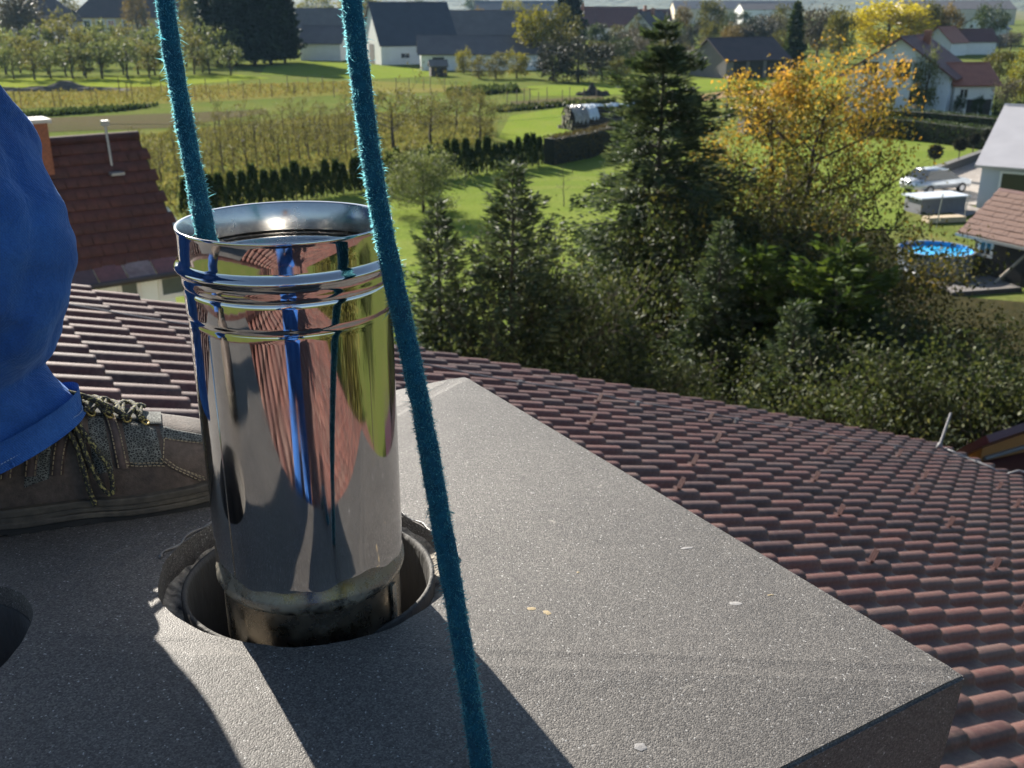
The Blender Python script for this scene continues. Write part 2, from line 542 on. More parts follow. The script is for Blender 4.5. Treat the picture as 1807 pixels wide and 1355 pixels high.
bmesh.ops.bevel(bm, geom=ed, offset=0.003, segments=3, affect='EDGES')
hips = [e for e in bm.edges if max(v.co.z for v in e.verts) > CAPZ + CRISE * 0.9]
bmesh.ops.bevel(bm, geom=hips, offset=0.012, segments=3, affect='EDGES')
bm.to_mesh(me); bm.free()
capo = bpy.data.objects.new('cap_tmp', me); COL.objects.link(capo)
cutters = []
c1, poly1 = flue_cut('cut1', HX, HY, 0.146, 3, 0.018)
c2, poly2 = flue_cut('cut2', HOLE2[0], HOLE2[1], 0.118, 5, 0.01)
for c in (c1, c2):
    COL.objects.link(c)
    md = capo.modifiers.new('b', 'BOOLEAN'); md.operation = 'DIFFERENCE'; md.object = c; md.solver = 'EXACT'
dg = bpy.context.evaluated_depsgraph_get()
cme = bpy.data.meshes.new_from_object(capo.evaluated_get(dg))
for o in (capo, c1, c2): bpy.data.objects.remove(o)
cme.name = 'cap'
cap = put('cap', cme, GRIT, chimney)
if len(cme.materials) == 0: cme.materials.append(GRIT)
render_mat = pm('shaft_render', (0.16, 0.15, 0.145), (0.12, 0.115, 0.11), 6, 0.8, bstr=0.3, bscale=90)
sh = MB()
a, b = CA - 0.06, CB - 0.06
ring = [(-a, -b), (a, -b), (a, b), (-a, b)]
vt = [NM(CN + x, CM + y, CAPZ - CTH + 0.002) for x, y in ring]; vb = [NM(CN + x, CM + y, roof_z(CN + x) - 0.25) for x, y in ring]
sh.add(vt + vb, [(0, 4, 5, 1), (1, 5, 6, 2), (2, 6, 7, 3), (3, 7, 4, 0)])
sh.build('shaft', render_mat, chimney)
# mortar bed and clay liner of the front flue
mort = pm('crumbly_mortar', (0.52, 0.47, 0.39), (0.045, 0.043, 0.045), 85, 0.9, bstr=0.9, bscale=220, bdist=0.006, detail=6)
rg = np.random.default_rng(11)
mb = MB(); K = 96; rings = 6; v = []; f = []
for j in range(rings):
    u = j / (rings - 1)
    for i in range(K):
        a = 2 * math.pi * i / K
        r = 0.165 + (0.1275 - 0.165) * u
        z = CAPZ - 0.004 - 0.022 * u + CRISE * 0.45 + (rg.normal(0, 0.0014) if 0 < j < rings - 1 else 0) - 0.006 * math.sin(3 * a) * u
        v.append((HX + r * math.cos(a), HY + r * math.sin(a), z))
for j in range(rings - 1):
    for i in range(K):
        f.append((j * K + i, j * K + (i + 1) % K, (j + 1) * K + (i + 1) % K, (j + 1) * K + i))
mb.add(v, f); mb.build('mortar_bed', mort, chimney, smooth=True)
liner_mat = pm('flue_liner_clay', (0.055, 0.052, 0.047), (0.018, 0.017, 0.016), 14, 0.75, bstr=0.4, bscale=80, stretch=(1, 1, 0.3))
prof = [(0.1215, -0.75), (0.1215, -0.012), (0.1235, -0.005), (0.1275, -0.006), (0.128, -0.75)]
mb = MB().lathe([(r, CAPZ + CRISE * 0.45 + z) for r, z in prof], 72)
mb.v = [(x + HX, y + HY, z) for x, y, z in mb.v]
mb.build('flue_liner', liner_mat, chimney, smooth=True)
zh = cap_height(-0.2, 0.9)
mb = MB().lathe([(0.116, CAPZ - 0.7), (0.116, CAPZ + 0.012), (0.119, CAPZ + 0.014), (0.1195, CAPZ - 0.7)], 64)
mb.v = [(x + HOLE2[0], y + HOLE2[1], z) for x, y, z in mb.v]
mb.build('flue_liner', liner_mat, chimney, smooth=True)
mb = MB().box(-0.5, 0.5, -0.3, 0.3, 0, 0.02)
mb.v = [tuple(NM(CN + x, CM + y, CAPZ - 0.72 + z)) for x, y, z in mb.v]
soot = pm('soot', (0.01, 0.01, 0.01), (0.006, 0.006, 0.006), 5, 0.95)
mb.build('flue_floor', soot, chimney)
# splashes and scuffs left on the cap
def on_cap(px, py):
    r = ray(px, py); z = CAPZ
    for _ in range(6):
        t = (z - CZ) / r[2]; x, y = r[0] * t, r[1] * t
        z = cap_height(x * N2[0] + y * N2[1], x * M2[0] + y * M2[1])
    return x, y, z
rgs = np.random.default_rng(8)
splash = pm('mortar_splash', (0.40, 0.31, 0.17), (0.26, 0.21, 0.14), 300, 0.85, bstr=0.5, bscale=700, bdist=0.001)
scuff = pm('chalk_scuff', (0.33, 0.32, 0.31), (0.20, 0.19, 0.185), 260, 0.85, bstr=0.4, bscale=700, bdist=0.001)
for px, py, a_, b_, mt in [(938, 1074, 0.0042, 0.0035, splash), (965, 1081, 0.0040, 0.0040, splash), (1212, 967, 0.009, 0.0022, scuff), (1298, 1065, 0.007, 0.0035, scuff), (1360, 1050, 0.0035, 0.0015, splash), (940, 870, 0.003, 0.002, scuff), (1130, 1318, 0.006, 0.004, scuff), (1020, 1010, 0.002, 0.0015, splash), (880, 1290, 0.0018, 0.0016, scuff)]:
    x, y, z = on_cap(px, py); ph_ = rgs.random() * 6
    pts = []
    for k in range(18):
        an = k / 18 * 6.283; w_ = 1 + 0.14 * math.sin(2 * an + ph_) + 0.08 * math.sin(5 * an + ph_) + 0.05 * rgs.normal()
        dx, dy = a_ * w_ * math.cos(an), b_ * w_ * math.sin(an)
        xx, yy = x + dx * 0.9 - dy * 0.3, y + dx * 0.3 + dy * 0.9
        pts.append((xx, yy, cap_height(xx * N2[0] + yy * N2[1], xx * M2[0] + yy * M2[1]) + 0.0002))
    pts.append((x, y, z + 0.0009))
    put('splash', mesh_from(pts, [(k, (k + 1) % 18, 18) for k in range(18)], 'splash', True), mt, chimney)
# curled edge of the sealing sheet round the opening
sheet_mat = pm('sealing_sheet_edge', (0.22, 0.21, 0.2), (0.1, 0.095, 0.09), 40, 0.35, bstr=0.3)
pts = []; rad = []
for i in range(74):
    a = math.radians(8 + i * 2.35)
    r = 0.149 + 0.0025 * math.sin(i * 0.9) + 0.002 * math.sin(i * 0.37)
    x, y = HX + r * math.cos(a), HY + r * math.sin(a)
    nm = np.array([x, y]); n_, m_ = nm @ N2, nm @ M2
    pts.append((x, y, cap_height(n_, m_) + 0.0015 + 0.0015 * math.sin(i * 0.63))); rad.append(0.0014 + 0.0005 * math.sin(i * 1.3))
MB().tube(pts, rad, 6).build('sealing_edge', sheet_mat, chimney, smooth=True)

# ------------------------------------------------------------------ stainless steel flue pipe
PX, PY = -0.1945, 0.868
def steel_material(name, base, rough, wav=0.02, dust=0.0, smudge=False):
    m, t, b, o = nodes_of(name)
    v = coords(t, 'Object')
    b.inputs['Metallic'].default_value = 1.0
    mp = t.nodes.new('ShaderNodeMapping'); mp.inputs['Scale'].default_value = (1, 1, 0.12); L_(t, v, mp.inputs[0])
    n1 = noise(t, mp.outputs[0], 14, 2, 0.5)
    n2 = noise(t, v, 60, 4, 0.7)
    L_(t, ramp(t, n2, [(0.3, tuple(x * 0.93 for x in base)), (0.7, base)]), b.inputs['Base Color'])
    L_(t, ramp(t, n2, [(0.35, (rough * 0.7,) * 3), (0.75, (rough * 1.5,) * 3)]), b.inputs['Roughness'])
    bump(t, b, n1, wav, 0.01)
    if smudge:
        # fingerprints, dust and fine scratches
        mq = t.nodes.new('ShaderNodeMapping'); mq.inputs['Scale'].default_value = (1, 1, 0.35); L_(t, v, mq.inputs[0])
        sm_ = ramp(t, noise(t, mq.outputs[0], 16, 6, 0.75), [(0.48, (rough * 0.6,) * 3), (0.62, (rough * 1.6,) * 3), (0.75, (rough * 4.5,) * 3)])
        L_(t, sm_, b.inputs['Roughness'])
        d = t.nodes.new('ShaderNodeBsdfDiffuse'); d.inputs[0].default_value = (0.32, 0.29, 0.24, 1)
        sp_ = t.nodes.new('ShaderNodeTexVoronoi'); sp_.inputs['Scale'].default_value = 210; L_(t, v, sp_.inputs['Vector'])
        f1 = ramp(t, sp_.outputs['Distance'], [(0.06, (0.6,) * 3), (0.13, (0, 0, 0))])
        f2 = ramp(t, noise(t, v, 7, 4, 0.7), [(0.50, (0, 0, 0)), (0.68, (1, 1, 1))])
        f = math_(t, 'ADD', math_(t, 'MULTIPLY', f1, f2), math_(t, 'MULTIPLY', f2, 0.04))
        mx = t.nodes.new('ShaderNodeMixShader'); L_(t, f, mx.inputs[0])
        L_(t, b.outputs[0], mx.inputs[1]); L_(t, d.outputs[0], mx.inputs[2]); L_(t, mx.outputs[0], o.inputs[0])
    if dust:
        d = t.nodes.new('ShaderNodeBsdfDiffuse'); d.inputs[0].default_value = (0.30, 0.275, 0.225, 1) if dust > 0.1 else (0.07, 0.063, 0.052, 1)
        nd = noise(t, v, 45, 6, 0.75)
        sp = t.nodes.new('ShaderNodeNewGeometry')
        f = ramp(t, nd, [(0.55 - dust, (0, 0, 0)), (0.75 - dust * 0.5, (0.9,) * 3)])
        mx = t.nodes.new('ShaderNodeMixShader'); L_(t, f, mx.inputs[0])
        L_(t, b.outputs[0], mx.inputs[1]); L_(t, d.outputs[0], mx.inputs[2]); L_(t, mx.outputs[0], o.inputs[0])
    return m
STEEL = steel_material('polished_steel', (0.60, 0.585, 0.575), 0.075, 0.07, smudge=True)
STEEL_IN = steel_material('brushed_steel_inside', (0.55, 0.54, 0.52), 0.22, 0.1)
STEEL_OLD = steel_material('stained_steel', (0.24, 0.215, 0.18), 0.30, 0.05, 0.04)
STEEL_DUST = steel_material('dusty_steel', (0.26, 0.245, 0.225), 0.28, 0.05, 0.11)
pipe = thing('steel_pipe', 'shiny stainless steel flue pipe standing upright in the chimney opening', 'pipe', T(PX, PY, CZ - 0.75))
def zrel(z): return CZ + z
def lathe_at(prof, seg, wob=None):
    mb = MB().lathe(prof, seg)
    mb.v = [(x + PX, y + PY, z) for x, y, z in mb.v]
    return mb
def bead(r0, z0, h, w, n=8):
    """rounded outward bead centred at z0"""
    return [(r0 + h * 0.5 * (1 + math.cos(math.pi * (2 * k / n - 1))), z0 + w * (0.5 - k / n)) for k in range(n + 1)]
RS, RT = 0.0905, 0.0882
outer = [(RS - 0.0012, -0.1748), (RS + 0.0004, -0.1742), (RS + 0.0012, -0.1752), (RS + 0.0006, -0.1772), (RS, -0.179), (RS, -0.195), (RS, -0.1995)]
outer += bead(RS, -0.2075, 0.0048, 0.0135)
outer += [(RS - 0.0003, -0.2162), (RS - 0.0003, -0.2185), (RS - 0.0003, -0.2218), (RS - 0.0010, -0.2232), (RS - 0.0024, -0.2244), (RT + 0.0004, -0.2256), (RT + 0.0010, -0.2268), (RT + 0.0010, -0.229), (RT + 0.0010, -0.245), (RT + 0.0008, -0.2478), (RT - 0.0008, -0.2502), (RT - 0.0002, -0.2522), (RT, -0.2545), (RT, -0.258), (RT, -0.32), (RT, -0.40), (RT, -0.46)]
prof = [(r, zrel(z)) for r, z in outer]
mb = lathe_at(prof, 128)
nP = len(prof)
# cut lower edge, slightly ragged
v = []; f = []
K = 128
for k in range(K):
    a = 2 * math.pi * k / K
    x, y = PX + RT * math.cos(a), PY + RT * math.sin(a)
    jz = -0.489 + 0.0025 * math.sin(2 * a + 0.6) + 0.0018 * math.sin(7 * a) + 0.0012 * math.sin(17 * a + 1) + (0.010 * math.exp(-((a - 5.35) / 0.35) ** 2)) + 0.006 * math.exp(-((a - 3.9) / 0.2) ** 2)
    v.append((x, y, zrel(-0.46))); v.append((x, y, zrel(jz + 0.003))); v.append((PX + (RT + 0.0003) * math.cos(a), PY + (RT + 0.0003) * math.sin(a), zrel(jz)))
for k in range(K):
    k2 = (k + 1) % K
    for i in range(2): f.append((k * 3 + i, k2 * 3 + i, k2 * 3 + i + 1, k * 3 + i + 1))
mb.add(v, f)
me = mesh_from(mb.v, mb.f, 'tube', True)
bm = bmesh.new(); bm.from_mesh(me); bmesh.ops.remove_doubles(bm, verts=bm.verts, dist=1e-5); bmesh.ops.recalc_face_normals(bm, faces=bm.faces[:]); bm.to_mesh(me); bm.free()
me.polygons.foreach_set('use_smooth', [True] * len(me.polygons))
tube = put('tube', me, STEEL, pipe)
inner = [(RS - 0.0012, -0.1748), (RS - 0.0022, -0.176), (RS - 0.0022, -0.2005)] + [(r - 0.0022, z) for r, z in bead(RS, -0.2075, 0.0044, 0.0135)] + [(RS - 0.0028, -0.217), (RT - 0.0035, -0.2245), (RT - 0.0022, -0.228), (RT - 0.0022, -0.236), (RT - 0.009, -0.241), (RT - 0.009, -0.2435), (RT - 0.003, -0.2465), (RT - 0.003, -0.476)]
lathe_at([(r, zrel(z)) for r, z in inner], 128).build('inner_wall', STEEL_IN, pipe, smooth=True)
low = [(RT - 0.002, -0.478), (RT - 0.0015, -0.494), (RT + 0.001, -0.499), (RT + 0.0012, -0.506), (RT - 0.001, -0.5115), (RT - 0.0038, -0.5145)]
lathe_at([(r, zrel(z)) for r, z in low], 96).build('dusty_collar', STEEL_DUST, pipe, smooth=True)
lathe_at([(r, zrel(z)) for r, z in [(RT - 0.0039, -0.514), (RT - 0.004, -0.52), (RT - 0.004, -0.75)]], 96).build('lower_sleeve', STEEL_OLD, pipe, smooth=True)
wa = math.radians(-128)
mbw = MB(); mbw.tube([(PX + RT * math.cos(wa), PY + RT * math.sin(wa), zrel(-0.256)), (PX + RT * math.cos(wa), PY + RT * math.sin(wa), zrel(-0.484))], 0.0006, 6)
mbw.build('weld_seam', STEEL_IN, pipe, smooth=True)
seam_a = math.radians(-18)
MB().box(-0.0012, 0.0012, -0.004, 0.004, -0.11, 0.0).build('sleeve_seam', STEEL_DUST, pipe, T(PX + (RT - 0.0025) * math.cos(seam_a), PY + (RT - 0.0025) * math.sin(seam_a), zrel(-0.517), seam_a))
# ------------------------------------------------------------------ fuzzy blue ropes
def rope_material():
    m, t, b, o = nodes_of('rope_teal')
    v = coords(t, 'Object')
    c = ramp(t, noise(t, v, 160, 4, 0.7), [(0.3, (0.003, 0.040, 0.075)), (0.7, (0.012, 0.098, 0.145))])
    c = mixc(t, ramp(t, noise(t, v, 18, 5, 0.7), [(0.5, (0, 0, 0)), (0.75, (0.6,) * 3)]), c, (0.02, 0.035, 0.05))
    L_(t, c, b.inputs['Base Color']); b.inputs['Roughness'].default_value = 0.9
    b.inputs['Specular IOR Level'].default_value = 0.15
    b.inputs['Sheen Weight'].default_value = 0.2
    b.inputs['Sheen Tint'].default_value = (0.2, 0.6, 0.8, 1)
    bump(t, b, noise(t, v, 300, 3), 0.8, 0.002)
    return m
def fuzz_material():
    m, t, b, o = nodes_of('rope_fuzz')
    b.inputs['Base Color'].default_value = (0.010, 0.070, 0.11, 1); b.inputs['Roughness'].default_value = 0.7
    tr = t.nodes.new('ShaderNodeBsdfTranslucent'); tr.inputs[0].default_value = (0.24, 0.66, 0.74, 1)
    mx = t.nodes.new('ShaderNodeMixShader'); mx.inputs[0].default_value = 0.7
    L_(t, b.outputs[0], mx.inputs[1]); L_(t, tr.outputs[0], mx.inputs[2]); L_(t, mx.outputs[0], o.inputs[0])
    return m
ROPE, FUZZ = rope_material(), fuzz_material()
HAND_L = np.array([-0.43, 1.06, CZ + 0.36]); HAND_R = np.array([-0.185, 0.86, CZ + 0.33])      # where the worker holds them
def smooth_path(pts, n):
    P = np.array([np.array(p, float) for p in pts])
    d = np.r_[0, np.cumsum(np.linalg.norm(np.diff(P, axis=0), axis=1))]
    from_ = np.linspace(0, d[-1], n)
    out = np.zeros((n, 3))
    # catmull-rom through the points
    for j, s in enumerate(from_):
        i = min(max(np.searchsorted(d, s) - 1, 0), len(P) - 2)
        u = (s - d[i]) / max(d[i + 1] - d[i], 1e-9)
        p0 = P[max(i - 1, 0)]; p1 = P[i]; p2 = P[i + 1]; p3 = P[min(i + 2, len(P) - 1)]
        out[j] = 0.5 * ((2 * p1) + (-p0 + p2) * u + (2 * p0 - 5 * p1 + 4 * p2 - p3) * u * u + (-p0 + 3 * p1 - 3 * p2 + p3) * u ** 3)
    return out
def rope(label, path, R, seed, nf):
    rg = np.random.default_rng(seed)
    n = int(len(path))
    d = np.gradient(path, axis=0); d /= np.linalg.norm(d, axis=1)[:, None]
    a = np.cross(d, np.array([0.3, 0.2, 0.9])); a /= np.linalg.norm(a, axis=1)[:, None]
    b = np.cross(d, a)
    K = 20
    s = np.r_[0, np.cumsum(np.linalg.norm(np.diff(path, axis=0), axis=1))]
    th = 2 * np.pi * np.arange(K) / K
    V = np.zeros((n, K, 3))
    for k in range(K):
        tw = th[k] + s * 55
        r = R * (0.90 + 0.10 * np.abs(np.cos(1.5 * tw))) * (1 + 0.04 * np.sin(s * 31 + seed) + 0.03 * np.sin(s * 83 + seed * 2))
        V[:, k] = path + (a * np.cos(th[k]) + b * np.sin(th[k])) * r[:, None]
    q = []
    for i in range(n - 1):
        for k in range(K):
            q.append((i * K + k, i * K + (k + 1) % K, (i + 1) * K + (k + 1) % K, (i + 1) * K + k))
    me = fast_mesh(V.reshape(-1, 3), np.array(q), 'core'); me.polygons.foreach_set('use_smooth', [True] * len(me.polygons))
    root = thing('rope', label, 'rope', Matrix.Translation(Vector(path[0])))
    put('core', me, ROPE, root)
    # fibres standing off the surface
    t = rg.random(nf) * (n - 1.001); i0 = t.astype(int); fr = (t - i0)[:, None]
    c = path[i0] * (1 - fr) + path[i0 + 1] * fr
    ph = rg.random(nf) * 2 * np.pi
    nrm = a[i0] * np.cos(ph)[:, None] + b[i0] * np.sin(ph)[:, None]
    tan = d[i0]
    base = c + nrm * R * 0.90
    Lf = rg.gamma(2.2, 0.0006, nf)[:, None] * np.where(rg.random((nf, 1)) < 0.02, 2.4, 1.0) + 0.0010
    dirv = nrm * (0.55 + rg.random((nf, 1))) + tan * rg.normal(0, 0.9, (nf, 1)) + np.cross(tan, nrm) * rg.normal(0, 0.6, (nf, 1))
    dirv /= np.linalg.norm(dirv, axis=1)[:, None]
    side = np.cross(dirv, rg.normal(0, 1, (nf, 3))); side /= np.linalg.norm(side, axis=1)[:, None]
    w = 0.00022
    mid = base + dirv * Lf * 0.55
    tipp = mid + (dirv + rg.normal(0, 0.5, (nf, 3))) * Lf * 0.5
    V = np.stack([base - side * w, base + side * w, mid + side * w, tipp, mid - side * w], 1).reshape(-1, 3)
    Q = (np.arange(nf) * 5)[:, None] + np.array([[0, 1, 2, 3, 4]])
    me = fast_mesh(V, Q, 'fuzz')
    put('fuzz', me, FUZZ, root, kind='stuff')
    return root
R_ROPE = 0.0081
lp = [HAND_L, at_depth(262, -190, 0.95), at_depth(288, -20, 0.935), at_depth(305, 100, 0.922), at_depth(328, 230, 0.903), at_depth(350, 345, 0.885), at_depth(366, 425, 0.872)]
lp += [np.array([PX - 0.058, PY - 0.004, CZ - 0.30]), np.array([PX - 0.035, PY + 0.0, CZ - 0.45]), np.array([PX - 0.03, PY, CZ - 0.68])]
rope('blue fuzzy rope running down into the top of the steel pipe', smooth_path(lp, 520), R_ROPE, 1, 30000)
rp = [HAND_R, at_depth(598, -190, 0.83), at_depth(618, -20, 0.825), at_depth(634, 120, 0.82), at_depth(655, 280, 0.815), at_depth(683, 440, 0.81), at_depth(716, 590, 0.805), at_depth(747, 740, 0.80), at_depth(780, 930, 0.795), at_depth(811, 1110, 0.79), at_depth(846, 1330, 0.785), at_depth(868, 1480, 0.775)]
rp += [np.array([rp[-1][0] + 0.02, rp[-1][1] - 0.10, CAPZ + 0.012]), np.array([rp[-1][0] + 0.05, rp[-1][1] - 0.28, CAPZ - 0.25])]
rope('blue fuzzy rope hanging in front of the steel pipe', smooth_path(rp, 600), R_ROPE, 2, 38000)
# ------------------------------------------------------------------ ground, fields, hills
def grass_mat(name, a, b, c, s1=0.05, s2=0.9, s3=6.0, rough=0.9, stretch=None):
    m, t, bs, o = nodes_of(name)
    v = coords(t, 'Object')
    if stretch:
        mp = t.nodes.new('ShaderNodeMapping'); mp.inputs['Scale'].default_value = stretch[:3]
        mp.inputs['Rotation'].default_value = (0, 0, stretch[3]); L_(t, v, mp.inputs[0]); v2 = mp.outputs[0]
    else: v2 = v
    col = ramp(t, noise(t, v2, s1, 5, 0.6), [(0.32, a), (0.68, b)])
    col = mixc(t, ramp(t, noise(t, v2, s2, 5, 0.65), [(0.45, (0, 0, 0)), (0.75, (0.8,) * 3)]), col, c)
    n3 = noise(t, v, s3, 4, 0.7)
    col = mixc(t, 0.7, col, ramp(t, n3, [(0.3, (0.55,) * 3), (0.7, (1.4,) * 3)]), 'MULTIPLY')
    L_(t, col, bs.inputs['Base Color'])
    bs.inputs['Roughness'].default_value = rough
    bs.inputs['Specular IOR Level'].default_value = 0.0
    bump(t, bs, n3, 0.5, 0.08)
    return m
G_BASE = grass_mat('meadow_grass', (0.120, 0.145, 0.040), (0.090, 0.120, 0.032), (0.155, 0.145, 0.055), 0.03, 0.25, 3.0)
G_LAWN = grass_mat('lawn_grass', (0.155, 0.200, 0.042), (0.118, 0.165, 0.034), (0.200, 0.215, 0.066), 0.10, 0.5, 8.0, stretch=(0.35, 1.0, 1.0, 0.35))
G_BRIGHT = grass_mat('fresh_meadow', (0.160, 0.205, 0.038), (0.130, 0.185, 0.032), (0.195, 0.205, 0.055), 0.06, 0.4, 5.0)
G_YELLOW = grass_mat('mown_field', (0.19, 0.22, 0.035), (0.15, 0.20, 0.03), (0.21, 0.205, 0.05), 0.05, 0.3, 3.0, stretch=(0.4, 1, 1, 0.05))
G_DRY = grass_mat('dry_grass', (0.19, 0.155, 0.060), (0.15, 0.155, 0.042), (0.13, 0.15, 0.036), 0.09, 0.6, 4.0, stretch=(0.4, 1, 1, 0.05))
G_SOIL = grass_mat('bare_soil', (0.105, 0.085, 0.055), (0.085, 0.075, 0.045), (0.09, 0.105, 0.035), 0.1, 0.8, 5.0, stretch=(0.15, 1.4, 1, 0.06))
G_ORCH = grass_mat('orchard_grass', (0.14, 0.15, 0.045), (0.11, 0.13, 0.035), (0.185, 0.165, 0.06), 0.12, 0.7, 5.0)
G_FAR = grass_mat('far_fields', (0.17, 0.15, 0.09), (0.10, 0.12, 0.045), (0.20, 0.17, 0.11), 0.004, 0.02, 0.2, stretch=(0.3, 1, 1, 0.1))
G_PAVE = grass_mat('driveway_paving', (0.33, 0.30, 0.27), (0.28, 0.255, 0.235), (0.36, 0.33, 0.31), 0.3, 1.5, 12.0)
G_PATH = grass_mat('dirt_path', (0.30, 0.20, 0.11), (0.25, 0.175, 0.095), (0.2, 0.17, 0.08), 0.2, 1.0, 6.0)

E = 9000.0
put('ground', mesh_from([(-E, -E, 0), (E, -E, 0), (E, E, 0), (-E, E, 0)], [(0, 1, 2, 3)], 'ground'), G_BASE, kind='structure')
def sheet(name, poly, z, mat):
    v = [tuple(ground(x, y, 0.0)[:2]) + (z,) for x, y in poly]
    # keep faces turned up
    a = sum(v[i][0] * v[(i + 1) % len(v)][1] - v[(i + 1) % len(v)][0] * v[i][1] for i in range(len(v)))
    if a < 0: v = v[::-1]
    return put(name, mesh_from(v, [tuple(range(len(v)))], name), mat, kind='structure')
sheet('lawn', [(120, 470), (420, 375), (560, 352), (700, 328), (860, 304), (1000, 284), (1080, 258), (1300, 243), (1530, 230), (1770, 268), (1640, 316), (1560, 420), (1500, 560), (1300, 720), (700, 720)], 0.03, G_LAWN)
sheet('meadow', [(880, 243), (900, 205), (1000, 189), (1085, 183), (1200, 182), (1260, 205), (1200, 232), (1085, 238), (1010, 238), (940, 262)], 0.03, G_BRIGHT)
sheet('meadow', [(930, 152), (1090, 146), (1240, 140), (1500, 136), (1500, 150), (1200, 163), (1060, 168), (940, 170)], 0.03, G_BRIGHT)
sheet('meadow', [(110, 75), (190, 73), (190, 69), (110, 69)], 0.03, G_BRIGHT)
sheet('meadow', [(460, 131), (640, 141), (780, 134), (780, 126), (640, 113), (540, 108), (470, 116)], 0.035, G_BRIGHT)
sheet('mown_field', [(-300, 145), (420, 132), (480, 138), (300, 152), (-300, 168)], 0.03, G_YELLOW)
sheet('dry_field', [(-300, 169), (300, 152.5), (640, 143), (960, 158), (660, 166), (600, 168), (300, 183), (-300, 203)], 0.03, G_DRY)
sheet('ploughed_strip', [(-300, 222), (310, 200), (470, 193), (470, 200), (300, 226), (-300, 246)], 0.03, G_SOIL)
sheet('garden_bed', [(900, 179), (1060, 169), (1070, 176), (900, 190)], 0.03, G_SOIL)
sheet('orchard_floor', [(200, 300), (240, 235), (640, 196), (880, 206), (876, 243), (930, 264), (800, 298), (640, 326), (420, 366), (200, 420)], 0.03, G_ORCH)
sheet('dirt_path', [(1195, 173), (1290, 160), (1430, 156), (1430, 162), (1290, 171), (1200, 184)], 0.04, G_PATH)
sheet('far_field', [(-300, 33), (560, 31), (960, 30), (1500, 34), (2100, 36), (2100, 22), (1500, 19), (960, 18.5), (-300, 18)], 0.05, G_FAR)
sheet('driveway', [(1642, 316), (1762, 270), (1860, 245), (1860, 400), (1720, 352), (1690, 350), (1600, 352)], 0.04, G_PAVE)
sheet('dirt_path', [(1640, 352), (1690, 358), (1740, 372), (1700, 384), (1650, 366)], 0.045, G_PAVE)

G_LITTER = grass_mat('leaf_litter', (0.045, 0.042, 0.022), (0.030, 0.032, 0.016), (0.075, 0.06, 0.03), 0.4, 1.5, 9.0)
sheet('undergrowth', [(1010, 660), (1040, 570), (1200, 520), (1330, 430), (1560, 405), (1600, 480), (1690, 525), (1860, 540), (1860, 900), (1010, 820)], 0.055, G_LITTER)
forest_mat = pm('hill_forest', (0.030, 0.045, 0.020), (0.055, 0.058, 0.028), 0.006, 0.95, bstr=1.0, bscale=0.03, bdist=12.0, fine=0.02)
def hills(name, dist, h0, h1, az0, az1, seed, rough=1.0):
    rg = np.random.default_rng(seed)
    nx, ny = 160, 26
    ph = rg.random(8) * 6.28; fr = np.array([1.5, 2.7, 4.1, 7.3, 11.9, 19.7, 33.1, 60.0])
    V = []
    for j in range(ny):
        v = j / (ny - 1)
        for i in range(nx):
            u = i / (nx - 1); az = math.radians(az0 + (az1 - az0) * u)
            prof = sum(math.sin(fr[k] * u * 6.28 / 2 + ph[k] + v * k * 0.6) / (1.2 + 0.7 * k) for k in range(8))
            hh = (h0 + (h1 - h0) * (0.5 + 0.32 * prof)) * math.sin(min(v * 1.25, 1) * math.pi / 2) ** 1.3
            d = dist * (1 + 1.6 * v)
            V.append((d * math.sin(az), d * math.cos(az), hh + rg.normal(0, 2.0) * rough * (v > 0.03)))
    Q = [(j * nx + i, j * nx + i + 1, (j + 1) * nx + i + 1, (j + 1) * nx + i) for j in range(ny - 1) for i in range(nx - 1)]
    me = fast_mesh(np.array(V), np.array(Q), name)
    me.polygons.foreach_set('use_smooth', [True] * len(me.polygons))
    return put(name, me, forest_mat, kind='structure')
hills('hills', 1700, 190, 330, -60, 60, 4)

